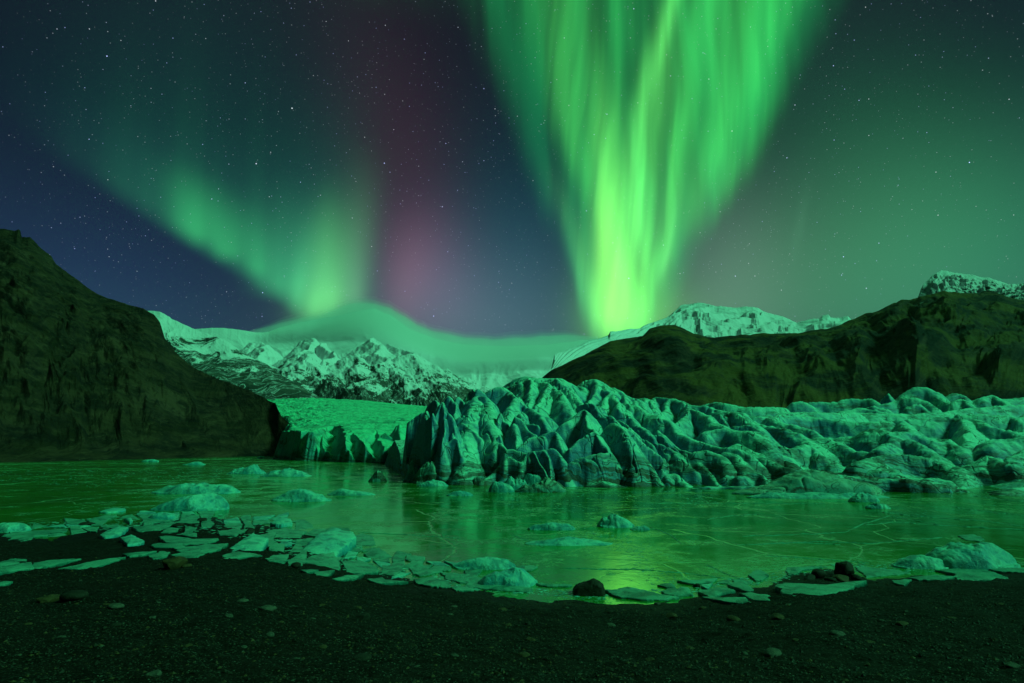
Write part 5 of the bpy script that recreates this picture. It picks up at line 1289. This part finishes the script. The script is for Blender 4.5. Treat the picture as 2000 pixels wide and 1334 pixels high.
for r, (ya, yb, rl) in enumerate(rows):
    for c, cl_ in enumerate(cols):
        for q in range(2):
            k = rs.choice([0, 1, 1, 2, 3, 4, 5, 7, 8, 10]) if q == 0 else rs.choice([2, 5, 8, 11] if k % 3 != 2 else [1, 4, 7])
            x = (c + rs.uniform(.08, .46) + .5 * q) * 2000 / 12; y = rs.uniform(ya, yb)
            if x > 600 and y < 1190 : y += 10
            w = rs.choice([9, 10, 12, 14, 17, 26]) * (1 + .15 * r) * (.8 if q else 1)
            lab = '%s %s stone %s, %s' % ('larger' if w > 22 else 'small', tn[k % 3] + (' faceted' if k % 2 else ' rounded'), rl, cl_)
            put_stone(SM[k], x, y, w, lab, 'stone', 'stones scattered over the black gravel beach', rot=rs.uniform(0, 6.2), zs=rs.uniform(.55, .95), sink=.5)
for x, y, w, k, lab in [(520, 1193, 30, 2, 'grey rounded cobble with light top, brightest on the left half of the beach'), (220, 1190, 28, 8, 'pale flat oval cobble on the left beach'),
                        (268, 1168, 0, 0, ''), (85, 1178, 40, 1, 'broad olive flat stone near a dark slab, left beach'), (135, 1174, 46, 0, 'black angular slab standing in the left sand')]:
    if w: put_stone(SM[k], x, y, w, lab, 'stone', 'stones scattered over the black gravel beach', zs=.8, sink=.45)

# ---- uncountable small stuff: gravel and crushed ice, each one mesh of thousands of chips
def chips(name, pts, sizes, mats, flat=0.6, seed=0, mi=None):
    rs = np.random.RandomState(seed)
    base = np.array([[1,0,0],[-1,0,0],[0,1,0],[0,-1,0],[0,0,1],[0,0,-1],[.6,.6,.55],[-.6,.5,.5],[.5,-.65,.5]], float)[:6]
    tri = np.array([[0,2,4],[2,1,4],[1,3,4],[3,0,4],[2,0,5],[1,2,5],[3,1,5],[0,3,5]])
    n = len(pts)
    jit = 1 + .35 * (rs.rand(n, 6, 1) - .5) * 2
    V = base[None] * jit
    a = rs.rand(n) * 6.28; ca, sa = np.cos(a), np.sin(a)
    el_ = 0.6 + .5 * rs.rand(n)
    x = V[:, :, 0] * ca[:, None] - V[:, :, 1] * sa[:, None] * el_[:, None]; y = V[:, :, 0] * sa[:, None] + V[:, :, 1] * ca[:, None] * el_[:, None]
    z = V[:, :, 2] * flat * (0.6 + .6 * rs.rand(n, 1))
    V = np.stack([x, y, z], 2) * sizes[:, None, None] + pts[:, None, :]
    Fq = (tri[None] + (np.arange(n) * 6)[:, None, None]).reshape(-1, 3)
    o = mesh_np(name, V.reshape(-1, 3), Fq, mats[0], smooth=False)
    for m in mats[1:]: o.data.materials.append(m)
    if mi is None: mi = rs.choice(len(mats), n)
    o.data.polygons.foreach_set('material_index', np.repeat(mi, 8).astype(np.int32))
    o['kind'] = 'stuff'; return o
rs = np.random.RandomState(3)
N = 42000
D_ = 4.0 + 9.5 * rs.rand(N) ** 1.25; kk_ = rs.uniform(-1.3, 1.3, N)
gx = kk_ * D_; gz = ground_z(gx, D_)
keep = gz > 0.01
dens = fbm(gx / 1.5, D_ / 1.0, 3, 90); keep &= (dens + rs.rand(N) * .9) > 0.1
gx, gy, gz = gx[keep], D_[keep], gz[keep]
sz = 0.006 + 0.022 * rs.rand(len(gx)) ** 4 
mi = rs.choice(3, len(gx), p=[.72, .265, .015])
chips('gravel', np.stack([gx, gy, gz + sz * .15], 1), sz, M_ST, seed=4, mi=mi)
# crushed ice: a belt along the shore and thin drifts in the lake
pts = []; szs = []
def belt(n, poly, s0, s1, seed):
    rs = np.random.RandomState(seed)
    P_ = np.array(poly, float); 
    for i in range(n):
        t = rs.rand() * (len(P_) - 1); j = int(t); f = t - j
        px, py, w = P_[j] * (1 - f) + P_[j + 1] * f
        px += rs.randn() * 14; py += (rs.rand() - .5) * 2 * w
        g = onz(px, py, 0.0) if py > 880 else None
        z = max(float(ground_z(g[0], g[1])), 0.0)
        if z > 0.05: 
            g = ground_hit(px, py); z = g[2]
        s = (s0 + (s1 - s0) * rs.rand() ** 3) * g[1]
        pts.append((g[0], g[1], z + s * .05)); szs.append(s)
belt(2600, [(-20, 1035, 10), (150, 1025, 12), (300, 1020, 14), (420, 1025, 20), (520, 1040, 26), (580, 1070, 18), (660, 1095, 14), (760, 1115, 16), (880, 1135, 12), (1000, 1150, 8), (1150, 1165, 6)], .0010, .0062, 1)
belt(1300, [(1180, 1165, 8), (1300, 1160, 10), (1420, 1145, 10), (1520, 1128, 10), (1640, 1108, 8), (1760, 1112, 8), (2010, 1104, 8)], .0010, .0055, 2)
belt(1500, [(-20, 925, 14), (200, 935, 18), (400, 925, 10), (560, 928, 8), (760, 930, 6)], .0006, .0028, 3)
belt(1300, [(980, 975, 18), (1150, 985, 22), (1300, 980, 22), (1400, 975, 10)], .0007, .0035, 4)
belt(500, [(1150, 1040, 14), (1240, 1065, 20), (1260, 1120, 22), (1330, 1140, 12)], .0007, .0035, 5)
belt(260, [(1760, 1000, 12), (1950, 990, 12)], .0007, .0030, 6)
chips('crushed_ice', np.array(pts), np.array(szs), [M_PLATE, M_FLOE], flat=.12, seed=6)
# pressure cracks: thin upturned seams of ice across the frozen lake
SEAMS = [[(1450,1048),(1560,1044),(1650,1040),(1690,1022),(1735,1008),(1830,1025),(1900,1030),(2010,1036)], [(1240,983),(1400,983),(1590,984),(1610,983)],
 [(1500,1062),(1600,1058),(1700,1062),(1840,1050)], [(1440,1065),(1560,1060),(1640,1064)], [(1720,1000),(1800,1010),(1930,1018),(2010,1032)], [(1860,990),(1930,1000),(2010,1008)],
 [(1380,1015),(1420,1008),(1480,1005)], [(1900,968),(1960,976),(2010,980)], [(1690,1025),(1750,1020),(1860,1028)], [(1100,1110),(1180,1112),(1240,1112),(1340,1120),(1460,1135)],
 [(1000,1045),(1040,1060),(1060,1068)], [(1380,1104),(1420,1122),(1470,1140)], [(700,1040),(800,1045),(900,1052)], [(1270,1030),(1310,1045),(1330,1062)], [(1500,1086),(1600,1092),(1700,1100)]]
def seam(pts_, seed, label):
    rs = np.random.RandomState(seed); P_ = np.array(pts_, float)
    n = 90; t = np.linspace(0, len(P_) - 1, n); pxs = np.interp(t, range(len(P_)), P_[:, 0]); pys = np.interp(t, range(len(P_)), P_[:, 1])
    pys = pys + .9 * fbm(pxs / 18., pxs * 0, 4, seed)
    C_ = np.array([onz(a, b, 0) for a, b in zip(pxs, pys)])
    V = []; 
    for i in range(n):
        w = C_[i, 1] * .0009 * (0.3 + rs.rand()) ; h = C_[i, 1] * .0012 * rs.rand() + .006
        T_ = C_[min(i + 1, n - 1)] - C_[max(i - 1, 0)]; T_ /= np.linalg.norm(T_) + 1e-9; N_ = np.array([-T_[1], T_[0], 0])
        V += [C_[i] - N_ * w * 2, C_[i] + [0, 0, h], C_[i] + N_ * w * 2]
    V = np.array(V); V[0::3, 2] = -.01; V[2::3, 2] = -.01
    Fq = np.array([(3 * i + a, 3 * i + a + 1, 3 * i + a + 4, 3 * i + a + 3) for i in range(n - 1) for a in (0, 1)])
    o = mesh_np('ice_seam', V, Fq, M_PLATE); return o
os_ = [seam(s, 50 + i, '') for i, s in enumerate(SEAMS)]
for o in os_: struct(o)
